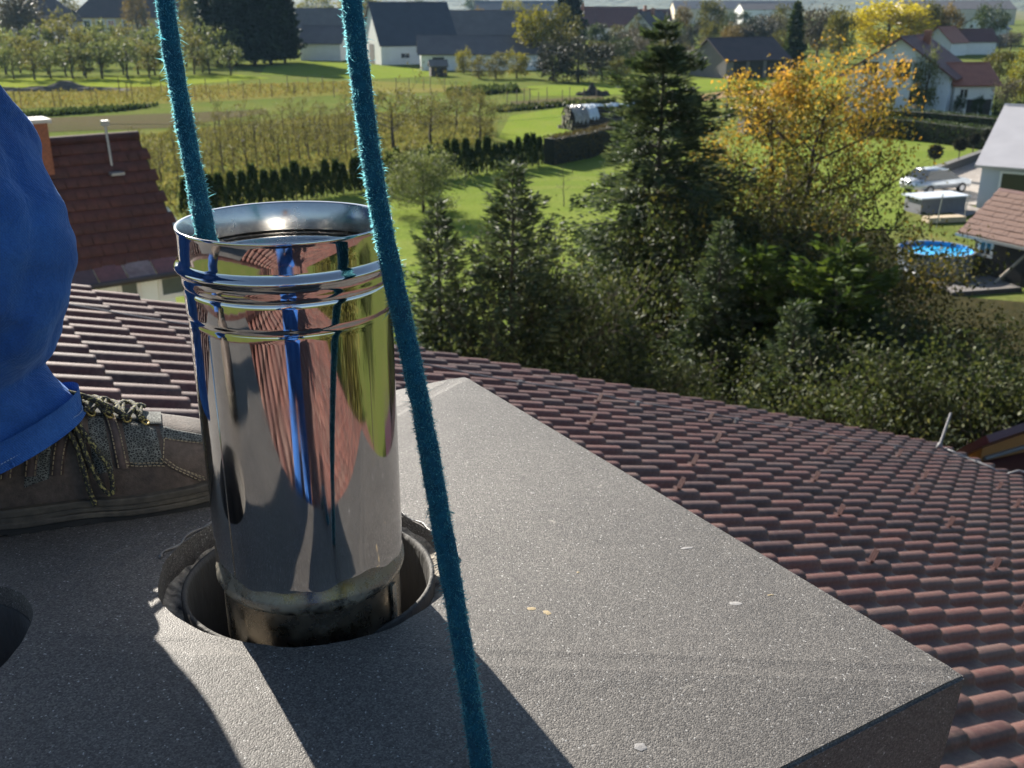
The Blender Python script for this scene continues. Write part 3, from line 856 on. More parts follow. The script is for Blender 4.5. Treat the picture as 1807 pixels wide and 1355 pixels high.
# ------------------------------------------------------------------ buildings
GLASS_DARK, gt, gb, go = nodes_of('window_glass')
gb.inputs['Base Color'].default_value = (0.02, 0.025, 0.03, 1); gb.inputs['Roughness'].default_value = 0.06
gb.inputs['Specular IOR Level'].default_value = 0.8
FRAME_W = pm('white_frame', (0.72, 0.72, 0.70), (0.66, 0.66, 0.64), 8, 0.5, bstr=0)
def gable(name, label, front, rz, L, Wd, hw, hr, ov, wallm, roofm, wins=(), doors=(), hip=0.0, chimneys=(), frame_w=0.12, group=None, ridge_off=0.5, roof_th=0.16, cat='house'):
    """house: local x along the ridge, y from the front wall (0) to the back (Wd)"""
    root = thing(name, label, cat, T(front[0], front[1], front[2] if len(front) > 2 else 0, rz), group)
    x0, x1 = -L / 2, L / 2
    yr = Wd * ridge_off
    mb = MB()
    gz = hw + (0 if hip else hr) - 0.02
    if hip: mb.box(x0, x1, 0, Wd, 0, hw)
    else:
        v = [(x0, 0, 0), (x0, Wd, 0), (x0, Wd, hw), (x0, yr, gz), (x0, 0, hw), (x1, 0, 0), (x1, Wd, 0), (x1, Wd, hw), (x1, yr, gz), (x1, 0, hw)]
        mb.add(v, [(4, 3, 2, 1, 0), (5, 6, 7, 8, 9), (0, 5, 9, 4), (1, 2, 7, 6), (0, 1, 6, 5)])
    mb.build('wall', wallm, root, local=Matrix.Identity(4))
    mb = MB()
    k1, k2 = hr / yr, hr / (Wd - yr)
    xa, xb = x0 - ov, x1 + ov
    ra, rb = xa + hip, xb - hip
    zt = hw + 0.06
    mb.quadslab((xa, -ov, zt - k1 * ov), (xb, -ov, zt - k1 * ov), (rb, yr, zt + hr), (ra, yr, zt + hr), roof_th)
    mb.quadslab((xb, Wd + ov, zt - k2 * ov), (xa, Wd + ov, zt - k2 * ov), (ra, yr, zt + hr), (rb, yr, zt + hr), roof_th)
    if hip:
        for xe, r in ((xa, ra), (xb, rb)):
            mb.add([(xe, -ov, zt - k1 * ov), (xe, Wd + ov, zt - k2 * ov), (r, yr, zt + hr)], [(0, 1, 2)])
    mb.add([(ra, yr - 0.12, zt + hr - 0.02), (rb, yr - 0.12, zt + hr - 0.02), (rb, yr, zt + hr + 0.09), (ra, yr, zt + hr + 0.09), (ra, yr + 0.12, zt + hr - 0.02), (rb, yr + 0.12, zt + hr - 0.02)], [(0, 1, 2, 3), (3, 2, 5, 4)])
    ro = mb.build('roof', roofm, root, local=Matrix.Identity(4))
    for (cx, cy, ch, cw) in chimneys:
        MB().box(cx - cw / 2, cx + cw / 2, cy - cw / 2, cy + cw / 2, hw, hw + hr + ch).build('chimney', pm('brick_red', (0.30, 0.13, 0.08), (0.24, 0.10, 0.065), 9, 0.85), ro, local=Matrix.Identity(4))
    def on_face(face, u, z, depth):
        if face == 'front': return Matrix.Translation((u, -depth, z))
        if face == 'left': return Matrix.Translation((x0 - depth, u, z)) @ Matrix.Rotation(-math.pi / 2, 4, 'Z')
        return Matrix.Translation((x1 + depth, u, z)) @ Matrix.Rotation(math.pi / 2, 4, 'Z')
    for (face, u, z, w, h) in wins:
        M_ = on_face(face, u, z, 0.0)
        f = frame_w
        mb = MB()
        mb.box(-w / 2 - f, w / 2 + f, -0.05, 0.03, -f, 0); mb.box(-w / 2 - f, w / 2 + f, -0.05, 0.03, h, h + f)
        mb.box(-w / 2 - f, -w / 2, -0.05, 0.03, 0, h); mb.box(w / 2, w / 2 + f, -0.05, 0.03, 0, h)
        mb.box(-0.03, 0.03, -0.035, 0.03, 0, h)
        fo = mb.build('window', FRAME_W, root, local=M_)
        MB().box(-w / 2, w / 2, -0.02, 0.02, 0, h).build('pane', GLASS_DARK, fo, local=Matrix.Identity(4))
    for (face, u, w, h, dm) in doors:
        MB().box(-w / 2, w / 2, -0.04, 0.03, 0.02, h).build('door_or_opening', dm, root, local=on_face(face, u, 0, 0))
    return root
plast_w = pm('plaster_white', (0.76, 0.76, 0.74), (0.68, 0.68, 0.66), 0.8, 0.85, bstr=0.1)
plast_y = pm('plaster_yellow', (0.74, 0.56, 0.25), (0.66, 0.50, 0.22), 0.6, 0.85, bstr=0.1)
plast_p = pm('plaster_pinkish', (0.52, 0.44, 0.41), (0.45, 0.38, 0.36), 0.6, 0.85, bstr=0.1)
plast_b = pm('plaster_blue_grey', (0.60, 0.66, 0.74), (0.54, 0.60, 0.68), 0.7, 0.85, bstr=0.1)
plast_c = pm('plaster_cream', (0.55, 0.48, 0.36), (0.47, 0.41, 0.30), 0.5, 0.85, bstr=0.1)
wood_d = pm('weathered_boards', (0.085, 0.065, 0.052), (0.045, 0.035, 0.03), 3, 0.85, stretch=(6, 6, 0.5), bstr=0.3)
wood_g = pm('grey_boards', (0.20, 0.18, 0.17), (0.13, 0.115, 0.105), 3, 0.85, stretch=(6, 6, 0.5), bstr=0.3)
roof_slate = pm('roof_blue_grey', (0.052, 0.058, 0.078), (0.042, 0.046, 0.062), 0.6, 0.6, bstr=0.3, bscale=4, bdist=0.03)
roof_brown = pm('roof_dark_brown', (0.075, 0.05, 0.05), (0.055, 0.038, 0.04), 0.7, 0.7, bstr=0.3, bscale=4, bdist=0.03)
roof_grey = pm('roof_grey_fibre', (0.13, 0.115, 0.115), (0.10, 0.088, 0.09), 0.5, 0.75, bstr=0.3, bscale=4, bdist=0.03)
roof_red = pm('roof_clay_red', (0.33, 0.13, 0.085), (0.26, 0.10, 0.07), 1.5, 0.7, bstr=0.4, bscale=5, bdist=0.04)
roof_dred = pm('roof_dark_red', (0.13, 0.05, 0.045), (0.10, 0.04, 0.038), 1.0, 0.7, bstr=0.3, bscale=5, bdist=0.03)
door_red = pm('door_red', (0.35, 0.05, 0.035), (0.3, 0.04, 0.03), 4, 0.6)
dark_door_or_shade = pm('dark_door_or_shade', (0.03, 0.025, 0.022), (0.02, 0.018, 0.016), 4, 0.7)  # dark doors, and painted shade for open bays and arches

gable('yellow_house', 'yellow farmhouse with a dark hipped roof at the far left', ground(240, 67), 0.03, 40, 17, 7.2, 9.0, 0.8, plast_y, roof_brown,
      wins=[('front', x, 2.6, 2.0, 2.9) for x in (-15.5, -11.2, -7.6, -2.6, 3.2, 8.6)], hip=9.0, frame_w=0.45, chimneys=[(-6, 8.5, 1.6, 1.4), (7, 8.5, 1.6, 1.4)])
gable('farm_house', 'pale house with a brown roof half hidden by a bare tree', ground(66, 76), -0.12, 14.5, 13, 6.4, 6.0, 0.8, plast_p, roof_brown, wins=[('front', 3.6, 3.2, 0.9, 1.2)], hip=4.5)
gable('white_shed', 'small white shed with a brown roof beside the dark spruces', ground(566, 107), -0.15, 8.5, 8, 3.6, 3.0, 0.5, plast_w, roof_grey, cat='shed')
gable('barn', 'large barn with a steep blue-grey roof and white walls', ground(742, 113), 0.42, 15.5, 12.5, 3.7, 7.4, 0.3, plast_w, roof_slate, wins=[('front', -3, 1.2, 1.6, 0.8), ('front', 2.5, 1.2, 1.6, 0.8)], doors=[('front', 6.6, 2.2, 2.6, door_red), ('left', 6, 3.2, 3.6, wood_g)], cat='barn')
gable('low_barn', 'long low barn with a grey roof and brown gable edge', ground(850, 124), 0.10, 21, 8.5, 3.0, 2.6, 0.6, plast_w, roof_grey, doors=[('front', -7.5, 2.0, 2.2, dark_door_or_shade)], cat='barn')
gable('long_barn', 'long grey roofed farm building behind the low barn', ground(868, 93), 0.02, 26, 12, 4.0, 5.2, 0.4, plast_c, roof_grey, cat='barn')
gable('farm_building', 'dark red roofed building behind the long grey roof', ground(812, 76), 0.0, 24, 9, 5.5, 3.4, 0.4, plast_c, roof_dred, cat='building')
gable('farm_building', 'grey gabled roof between the spruces and the blue-grey barn', ground(552, 82), 0.05, 17, 10, 4.0, 5.6, 0.4, plast_c, roof_grey, cat='building')
hut = gable('garden_hut', 'tiny dark wooden hut in front of the low barn', ground(775, 135), 0.2, 2.6, 2.2, 1.7, 0.7, 0.25, wood_d, wood_g, doors=[('front', 0, 0.8, 1.5, dark_door_or_shade)], cat='hut')
shed = gable('wooden_barn', 'dark open timber barn with a grey board gable', ground(1335, 137), 0.45, 12.0, 9.5, 2.9, 2.9, 0.5, wood_g, roof_brown, doors=[('front', -3.4, 2.4, 2.5, dark_door_or_shade), ('front', -0.2, 2.6, 2.5, dark_door_or_shade), ('front', 3.4, 3.2, 2.5, dark_door_or_shade)], cat='barn')  # open bays are flat dark panels, the shade inside painted on
# blue-grey house
rzb = math.radians(58)
cb = ground(1666, 208)
xd = np.array([math.cos(rzb), math.sin(rzb), 0]); 
gable('blue_grey_house', 'blue-grey gabled house with a dark red roof behind the long hedges', cb + xd * 5.5, rzb, 11, 10.2, 4.3, 3.4, 0.8, plast_b, roof_dred,
      wins=[('left', 7.9, 4.0, 1.6, 1.3), ('left', 4.6, 3.7, 1.5, 1.6), ('left', 5.6, 1.2, 1.2, 1.5), ('left', 3.0, 1.2, 1.4, 1.6), ('front', -3.0, 1.0, 1.0, 1.6)], chimneys=[(1.5, 4.0, 0.6, 0.7)])
pc = ground(1712, 206)
gable('porch_wing', 'red tiled porch wing of the blue-grey house with arched openings', pc + np.array([0.3, 0.5, 0]), math.radians(8), 4.4, 5.0, 3.4, 1.7, 0.5, plast_w, roof_red, wins=[('front', -1.2, 1.9, 0.8, 0.8)], doors=[('front', -0.1, 1.2, 1.7, dark_door_or_shade), ('front', 1.4, 1.2, 1.7, dark_door_or_shade)])  # arches are flat dark panels painted as the shade within
gable('white_house', 'white gabled house with a dark roof at the top right', ground(1775, 80), math.radians(62), 12, 13, 4.5, 3.9, 0.7, pm('plaster_cool_white', (0.60, 0.66, 0.74), (0.54, 0.60, 0.68), 0.7, 0.85, bstr=0.1), roof_slate, wins=[('left', 3.5, 4.2, 0.8, 0.8), ('left', 6.3, 4.6, 0.8, 0.8), ('left', 9.0, 4.6, 0.8, 0.8)])
gable('village_house', 'orange roofed house peeping out beside the blue-grey house', ground(1690, 98), math.radians(40), 7, 7, 3.0, 3.0, 0.4, plast_w, roof_red)
gable('village_house', 'low red roofed house left of the white house', ground(1722, 96), 0.1, 9, 6, 3.0, 2.4, 0.4, plast_w, roof_dred)
gable('village_house', 'dark red roofed farmstead on the village edge', ground(1055, 70), -0.06, 24, 12, 4.4, 5.4, 0.5, plast_c, roof_dred, wins=[('front', x, 1.6, 1.3, 1.5) for x in (-8, -4, 0, 4, 8)], chimneys=[(-5, 5, 1.2, 0.9)])
gable('village_house', 'red roofed long house behind the bare bushes', ground(1120, 70), 0.08, 24, 12, 4.0, 5.0, 0.5, plast_w, roof_dred, wins=[('front', x, 1.4, 1.3, 1.5) for x in (-8, -3, 3, 8)], chimneys=[(4, 5, 1.2, 0.9)])
gable('village_house', 'brown gabled house beside the rusty pointed tree', ground(1170, 74), math.radians(50), 12, 10, 4.2, 4.4, 0.5, plast_w, roof_brown, wins=[('left', 3, 1.4, 1.1, 1.3), ('left', 7, 1.4, 1.1, 1.3), ('left', 5, 4.4, 1.0, 1.2)], chimneys=[(0, 4, 1.0, 0.8)])
gable('village_house', 'distant grey roofed hall behind the olive tree', ground(925, 42), 0.0, 55, 25, 5, 7, 0.5, plast_c, roof_slate)
gable('village_house', 'distant white building beyond the bare trees', ground(1342, 48), 0.1, 18, 14, 8, 3, 0.3, plast_w, roof_grey)
gable('village_house', 'distant long grey building under the hills', ground(1300, 42), 0.0, 70, 20, 8, 4, 0.3, plast_c, roof_slate)
gable('village_house', 'distant pale hall at the foot of the right hills', ground(1690, 44), 0.0, 60, 20, 8, 4, 0.3, plast_c, roof_grey)

# neighbour's house on the left with its red-brown roof
DN = 21.0
tl, tr_ = ground(245, 244, 8.0), ground(60, 258, 8.0)
ridge_dir = (tl - tr_); ridge_dir[2] = 0; ridge_dir /= np.linalg.norm(ridge_dir)
rzn = math.atan2(ridge_dir[1], ridge_dir[0])
down = np.array([math.sin(rzn), -math.cos(rzn), 0.0])
hz = 8.0
lo_, hi_ = 3.0, 7.9                                  # eave height where the verge is square to the ridge
for _ in range(60):
    ez = 0.5 * (lo_ + hi_)
    if (ground(322, 437, ez) - tl) @ ridge_dir > 0: lo_ = ez
    else: hi_ = ez
er = ground(322, 437, ez)
print('NEIGHBOUR', ez, rzn, (er - tl) @ down, (er - tl) @ ridge_dir)
halfw = abs((er - tl) @ down)
NL = 12.0
root = thing('neighbour_house', 'white neighbouring house with a steep red-brown tiled roof', 'house', T(*(tl[:2] - ridge_dir[:2] * NL / 2), 0, rzn))
# local frame: x along ridge, y away from us
nt_mat = pm('old_tile_red_brown', (0.075, 0.026, 0.022), (0.050, 0.020, 0.019), 1.4, 0.75, bstr=0.3, bscale=20, fine=7)
wallN = pm('plaster_neighbour', (0.76, 0.80, 0.79), (0.70, 0.74, 0.73), 1.0, 0.85, bstr=0.1)
yo = 0.62                                             # eave sheet beyond the tiles
lowz = ez - 0.34
mb = MB()
wy = -halfw - yo + 0.32
v = [(-NL / 2, wy, 0), (-NL / 2, -wy, 0), (-NL / 2, -wy, lowz), (-NL / 2, 0, hz - 0.25), (-NL / 2, wy, lowz), (NL / 2 - 0.4, wy, 0), (NL / 2 - 0.4, -wy, 0), (NL / 2 - 0.4, -wy, lowz), (NL / 2 - 0.4, 0, hz - 0.25), (NL / 2 - 0.4, wy, lowz)]
mb.add(v, [(4, 3, 2, 1, 0), (5, 6, 7, 8, 9), (0, 5, 9, 4), (1, 2, 7, 6)])
mb.build('wall', wallN, root, local=Matrix.Identity(4))
mb = MB()
mb.quadslab((-NL / 2, -halfw, ez), (NL / 2, -halfw, ez), (NL / 2, 0, hz), (-NL / 2, 0, hz), 0.12)
mb.quadslab((NL / 2, halfw, ez), (-NL / 2, halfw, ez), (-NL / 2, 0, hz), (NL / 2, 0, hz), 0.12)
roofN = mb.build('roof', pm('batten_dark', (0.05, 0.03, 0.025), None, 4, 0.9), root, local=Matrix.Identity(4))
# tiles in courses (too small to pick apart singly)
sl_len = math.hypot(halfw, hz - ez); ux = np.array([0, -halfw / sl_len, (ez - hz) / sl_len]); un = np.array([0, (hz - ez) / sl_len, halfw / sl_len]); un = np.array([0, -(hz - ez) / sl_len * -1 * -1, halfw / sl_len])
un = np.cross(np.array([1, 0, 0]), -ux); un = un if un[2] > 0 else -un
V = []; Q = []
cw, cl = 0.26, 0.30
for j in range(int(sl_len / cl) + 1):
    for i in range(int(NL / cw)):
        x0 = -NL / 2 + i * cw + (0.13 if j % 2 else 0)
        jit = rng.normal(0, 0.006)
        a = np.array([0, 0, hz]) + ux * (j * cl) + un * 0.02
        b = np.array([0, 0, hz]) + ux * (j * cl + cl * 1.08) + un * (0.055 + jit)
        e1 = np.array([1.0, 0, 0])
        q = [a + e1 * (x0 + 0.004), a + e1 * (x0 + cw - 0.004), b + e1 * (x0 + cw - 0.008), b + e1 * (x0 + 0.008), b + e1 * (x0 + 0.008) - un * 0.03, b + e1 * (x0 + cw - 0.008) - un * 0.03]
        k = len(V); V += q; Q += [(k, k + 3, k + 2, k + 1), (k + 3, k + 4, k + 5, k + 2)]
me = fast_mesh(np.array(V), np.array(Q), 'tile_courses'); put('tile_courses', me, nt_mat, roofN, local=Matrix.Identity(4), kind='stuff')
MB().tube([(-NL / 2, 0, hz + 0.07), (NL / 2, 0, hz + 0.07)], 0.11, 8).build('ridge_cap', nt_mat, roofN, local=Matrix.Identity(4), smooth=True)
sheet_m = [pm('eave_sheet_red', (0.17, 0.062, 0.055), (0.12, 0.05, 0.048), 2.0, 0.45, fine=9), pm('eave_sheet_worn', (0.26, 0.21, 0.20), (0.15, 0.085, 0.08), 3.0, 0.45, fine=9), pm('eave_sheet_dark', (0.10, 0.055, 0.055), (0.07, 0.04, 0.04), 2.0, 0.45, fine=9)]
k = 0
for x in np.arange(-NL / 2, NL / 2, 0.62):
    MB().quadslab((x + 0.01, -halfw - yo, lowz - 0.02), (x + 0.60, -halfw - yo, lowz - 0.02), (x + 0.60, -halfw + 0.05, ez + 0.0), (x + 0.01, -halfw + 0.05, ez + 0.0), 0.02).build('eave_sheet', sheet_m[(k * 7 + k // 3) % 3], root, local=Matrix.Identity(4)); k += 1
MB().tube([(-NL / 2, -halfw - yo - 0.05, lowz - 0.07), (NL / 2, -halfw - yo - 0.05, lowz - 0.07)], 0.07, 8).build('gutter', pm('gutter_dark', (0.05, 0.04, 0.04), None, 4, 0.5), root, local=Matrix.Identity(4))
invN = WM[root].inverted()
def winN(px0, px1, py0, py1):
    # window on the front wall found along the line of sight
    def hit(px, py):
        r = ray(px, py); o = invN @ Vector((0, 0, CZ)); dd = invN.to_3x3() @ Vector(r)
        t = (wy - o.y) / dd.y
        return o + dd * t
    a, b = hit(px0, py1), hit(px1, py0)
    w, h = b.x - a.x, b.z - a.z
    M_ = Matrix.Translation(((a.x + b.x) / 2, wy, a.z))
    mb = MB(); f = 0.09
    mb.box(-w / 2 - f, w / 2 + f, -0.05, 0.03, -f, 0); mb.box(-w / 2 - f, w / 2 + f, -0.05, 0.03, h, h + f)
    mb.box(-w / 2 - f, -w / 2, -0.05, 0.03, 0, h); mb.box(w / 2, w / 2 + f, -0.05, 0.03, 0, h)
    fo = mb.build('window', FRAME_W, root, local=M_)
    MB().box(-w / 2, w / 2, -0.015, 0.02, 0, h).build('pane', pm('blind_grey', (0.09, 0.12, 0.11), (0.07, 0.09, 0.085), 6, 0.3, bstr=0), fo, local=Matrix.Identity(4))
winN(216, 240, 497, 523); winN(287, 330, 485, 520)
MB().box(-0.42, 0.42, -0.3, 0.3, -1.0, 0.55).build('chimney', pm('brick_orange', (0.26, 0.095, 0.05), (0.2, 0.075, 0.045), 8, 0.85, fine=20), root, local=Matrix.Translation((NL / 2 - 2.55, -0.3, hz)))
MB().box(-0.5, 0.5, -0.38, 0.38, 0.55, 0.63).build('chimney_cap', pm('cap_concrete', (0.45, 0.43, 0.40), (0.36, 0.34, 0.32), 6, 0.8), root, local=Matrix.Translation((NL / 2 - 2.55, -0.3, hz)))
zp = [(NL / 2 - 0.85, -0.5, hz - 0.6), (NL / 2 - 0.85, -0.4, hz + 0.42)]
galv = pm('galvanised', (0.32, 0.33, 0.34), (0.25, 0.26, 0.27), 10, 0.45, 0.7, bstr=0)
mb = MB().tube(zp, 0.03, 8); mb.box(NL / 2 - 0.93, NL / 2 - 0.77, -0.46, -0.34, hz + 0.38, hz + 0.5); mb.box(NL / 2 - 1.0, NL / 2 - 0.7, -0.9, -0.4, hz - 0.68, hz - 0.62)
mb.build('roof_mast', galv, root, local=Matrix.Identity(4))
mb = MB(); dish = [(0.0, 0.0)] + [(0.38 * k / 8, 0.11 * (k / 8) ** 2) for k in range(1, 9)]
mb.lathe(dish, 28)
mb.build('satellite_dish', pm('dish_white', (0.66, 0.67, 0.69), (0.6, 0.61, 0.63), 5, 0.4, bstr=0), root, local=Matrix.Translation((NL / 2 + 0.12, -halfw + 1.0, ez + 0.40)) @ Matrix.Rotation(math.radians(62), 4, 'Y') @ Matrix.Rotation(0.4, 4, 'X'), smooth=True)
# service wire running off the mast
wst = WM[root] @ Vector(zp[1])
pts = [np.array(wst) * (1 - u) + at_dist(1020, 203, 70) * u - np.array([0, 0, 0.25 * math.sin(math.pi * u)]) for u in np.linspace(0, 1, 30)]
put('overhead_wire', mesh_from(*(lambda m: (m.v, m.f))(MB().tube(pts, 0.006, 5)), 'overhead_wire'), pm('wire_black', (0.03, 0.03, 0.03), None, 4, 0.6), label='thin black overhead wire leading off from the roof mast', cat='wire')
# ------------------------------------------------------------------ trees and shrubs
BARK = pm('bark_grey_brown', (0.085, 0.065, 0.05), (0.045, 0.035, 0.028), 3, 0.9, stretch=(4, 4, 0.6), bstr=0.5, bscale=14, bdist=0.03)
BARK_L = pm('bark_light', (0.19, 0.16, 0.125), (0.11, 0.09, 0.07), 3, 0.9, stretch=(4, 4, 0.6), bstr=0.5, bscale=14, bdist=0.03)
def unit(a): return a / np.maximum(np.linalg.norm(a, axis=-1, keepdims=True), 1e-9)
def cards(rg, C, D, Lf, Wf):
    """rhombic leaves starting at C, pointing along D"""
    n = len(C)
    D = unit(D)
    P = unit(np.cross(D, rg.normal(0, 1, (n, 3))))
    Lf = (Lf * (0.6 + 0.8 * rg.random((n, 1)))); Wf = (Wf * (0.6 + 0.8 * rg.random((n, 1))))
    bend = rg.normal(0, 0.12, (n, 3)) * Lf
    V = np.stack([C, C + D * Lf * 0.45 + P * Wf * 0.5, C + D * Lf + bend, C + D * Lf * 0.45 - P * Wf * 0.5], 1)
    return V.reshape(-1, 3)
def card_mesh(V, name):
    n = len(V) // 4
    return fast_mesh(V, np.arange(n * 4).reshape(n, 4), name)
def ellipsoid_crown(rg, N, rx, rz, zc, leaf, nclump=40, sig=0.16, hollow=0.45, flat=1.0, droop=0.0):
    """clumps of leaves spread through an uneven ellipsoid"""
    u = unit(rg.normal(0, 1, (nclump, 3)))
    r = (hollow + (1 - hollow) * rg.random((nclump, 1)) ** 0.6) * (0.78 + 0.3 * rg.random((nclump, 1)))
    cc = u * r * np.array([rx, rx, rz]) + np.array([0, 0, zc])
    w = 0.5 + rg.random(nclump); w /= w.sum()
    idx = rg.choice(nclump, N, p=w)
    C = cc[idx] + rg.normal(0, 1, (N, 3)) * sig * np.array([rx, rx, rz * flat])
    D = unit(C - np.array([0, 0, zc])) + rg.normal(0, 0.8, (N, 3)) + np.array([0, 0, -droop])
    return cards(rg, C, D, leaf, leaf * 0.55), cc
def trunk_mesh(rg, H, r, limbs, name='trunk', lean=(0, 0), sides=6):
    mb = MB()
    pts = [(lean[0] * u * u + rg.normal(0, 0.012) * H * (u > 0), lean[1] * u * u + rg.normal(0, 0.012) * H * (u > 0), H * u) for u in np.linspace(0, 1, 7)]
    mb.tube(pts, [r * (1.25 - 0.9 * u) for u in np.linspace(0, 1, 7)], sides)
    for tgt, u0 in limbs:
        i = int(u0 * 6); p0 = np.array(pts[i]); t = np.array(tgt)
        mid = p0 * 0.5 + t * 0.5 + rg.normal(0, 0.05, 3) * H * 0.3 + np.array([0, 0, 0.04 * H])
        mb.tube([p0, mid, t], [r * (0.75 - 0.5 * u0), r * 0.35, r * 0.1], 5)
    return mesh_from(mb.v, mb.f, name, True)
class Tree:
    """prototype meshes for a kind of tree, copied to its places"""
    def __init__(s, crown, trunk, cm, tm):
        s.c, s.t = crown, trunk
        s.c.materials.append(cm)
        if s.t: s.t.materials.append(tm)
    def plant(s, name, label, pos, rz=0, sx=1.0, sz=None, group=None, cat='tree'):
        sz = sz or sx
        M_ = Matrix.Translation((pos[0], pos[1], pos[2])) @ Matrix.Rotation(rz, 4, 'Z') @ Matrix.Diagonal((sx, sx, sz, 1))
        root = thing(name, label, cat, M_, group)
        if s.t: put('trunk', s.t, None, root, local=Matrix.Identity(4))
        put('crown', s.c, None, root, local=Matrix.Identity(4))
        return root
def round_tree(seed, mat, N=2200, H=10.0, R=4.0, leaf=0.55, clumps=45, bare=0.22, sig=0.15, tm=None, hollow=0.4, limbs=8, r=0.22):
    rg = np.random.default_rng(seed)
    rz = H * (1 - bare) / 2; zc = H - rz
    V, cc = ellipsoid_crown(rg, N, R, rz, zc, leaf, clumps, sig, hollow)
    lim = [(cc[k], min(0.25 + 0.6 * rg.random(), 0.8)) for k in range(min(limbs, len(cc)))]
    return Tree(card_mesh(V, 'crown'), trunk_mesh(rg, H * 0.8, r, lim), mat, tm or BARK)
def conifer(seed, mat, H, R, whorls, per, sprigs, leaf, power=0.85, droop=0.35, base=0.04, r=None, up=0.25, tm=None, irregular=0.25, wleaf=0.34, spire=True):
    """spruce: whorls of drooping boughs hung with sprigs"""
    rg = np.random.default_rng(seed)
    CS, DS = [], []
    mb = MB()
    r = r or H * 0.012
    mb.tube([(0, 0, 0), (0.01 * H * rg.normal() * 0.4, 0.01 * H * rg.normal() * 0.4, H * 0.5), (0, 0, H * 0.985)], [r * 1.2, r * 0.65, r * 0.12], 7)
    for w in range(whorls):
        f = base + (1 - base) * (w + 0.5 * rg.random()) / whorls
        z = f * H
        Lb = R * (1 - f) ** power + 0.02 * R
        k = max(4, int(per * (0.7 + 0.5 * rg.random())))
        a0 = rg.random() * 6.28
        for b in range(k):
            az = a0 + 2 * math.pi * b / k + rg.normal(0, 0.18)
            L = Lb * (1 + irregular * rg.normal()); L = max(L, 0.05 * R)
            dv = np.array([math.cos(az), math.sin(az), 0])
            upk = up * (0.4 + 1.2 * f)
            def P(t): return np.array([0, 0, z]) + dv * L * t + np.array([0, 0, 1]) * L * (upk * t - droop * (1 - f * 0.6) * t * t + 0.12 * t ** 4)
            if L > 0.35: mb.tube([P(0), P(0.5), P(0.95)], [r * 0.28 * (1 - f * 0.6), r * 0.16 * (1 - f * 0.6), 0.004], 4, False)
            m = max(6, int(sprigs * (L / R) ** 0.9))
            t = (0.12 + 0.9 * rg.random(m) ** 0.75)
            tt = t[:, None]
            base_p = np.array([0, 0, z]) + dv * L * tt + np.array([0, 0, 1]) * L * (upk * tt - droop * (1 - f * 0.6) * tt ** 2 + 0.12 * tt ** 4)
            sd = np.array([-dv[1], dv[0], 0])
            sidew = rg.normal(0, 1, (m, 1))
            spread = 0.20 * L * (1.05 - t)[:, None] + 0.03
            C = base_p + sd * sidew * spread + np.array([0, 0, 1]) * (rg.normal(0, 0.05, (m, 1)) * L + rg.normal(0, 0.05, (m, 1)))
            C[:, 2] -= np.abs(sidew[:, 0]) * spread[:, 0] * 0.45
            D = dv * 0.75 + sd * np.sign(sidew) * (0.5 + 0.5 * rg.random((m, 1))) + np.array([0, 0, -1]) * (0.15 + 0.75 * rg.random((m, 1))) * (1 - 0.8 * f) + np.array([0, 0, 1]) * (0.5 * f)
            CS.append(C); DS.append(D)
    if spire:
        m = 40
        C = np.zeros((m, 3)); C[:, 2] = H * (0.9 + 0.1 * rg.random(m)); D = rg.normal(0, 1, (m, 3)); D[:, 2] = np.abs(D[:, 2]) + 0.6
        CS.append(C); DS.append(D)
    C = np.concatenate(CS); D = np.concatenate(DS)
    V = cards(rg, C, D, leaf, leaf * wleaf)
    return Tree(card_mesh(V, 'crown'), mesh_from(mb.v, mb.f, 'trunk', True), mat, tm or BARK)
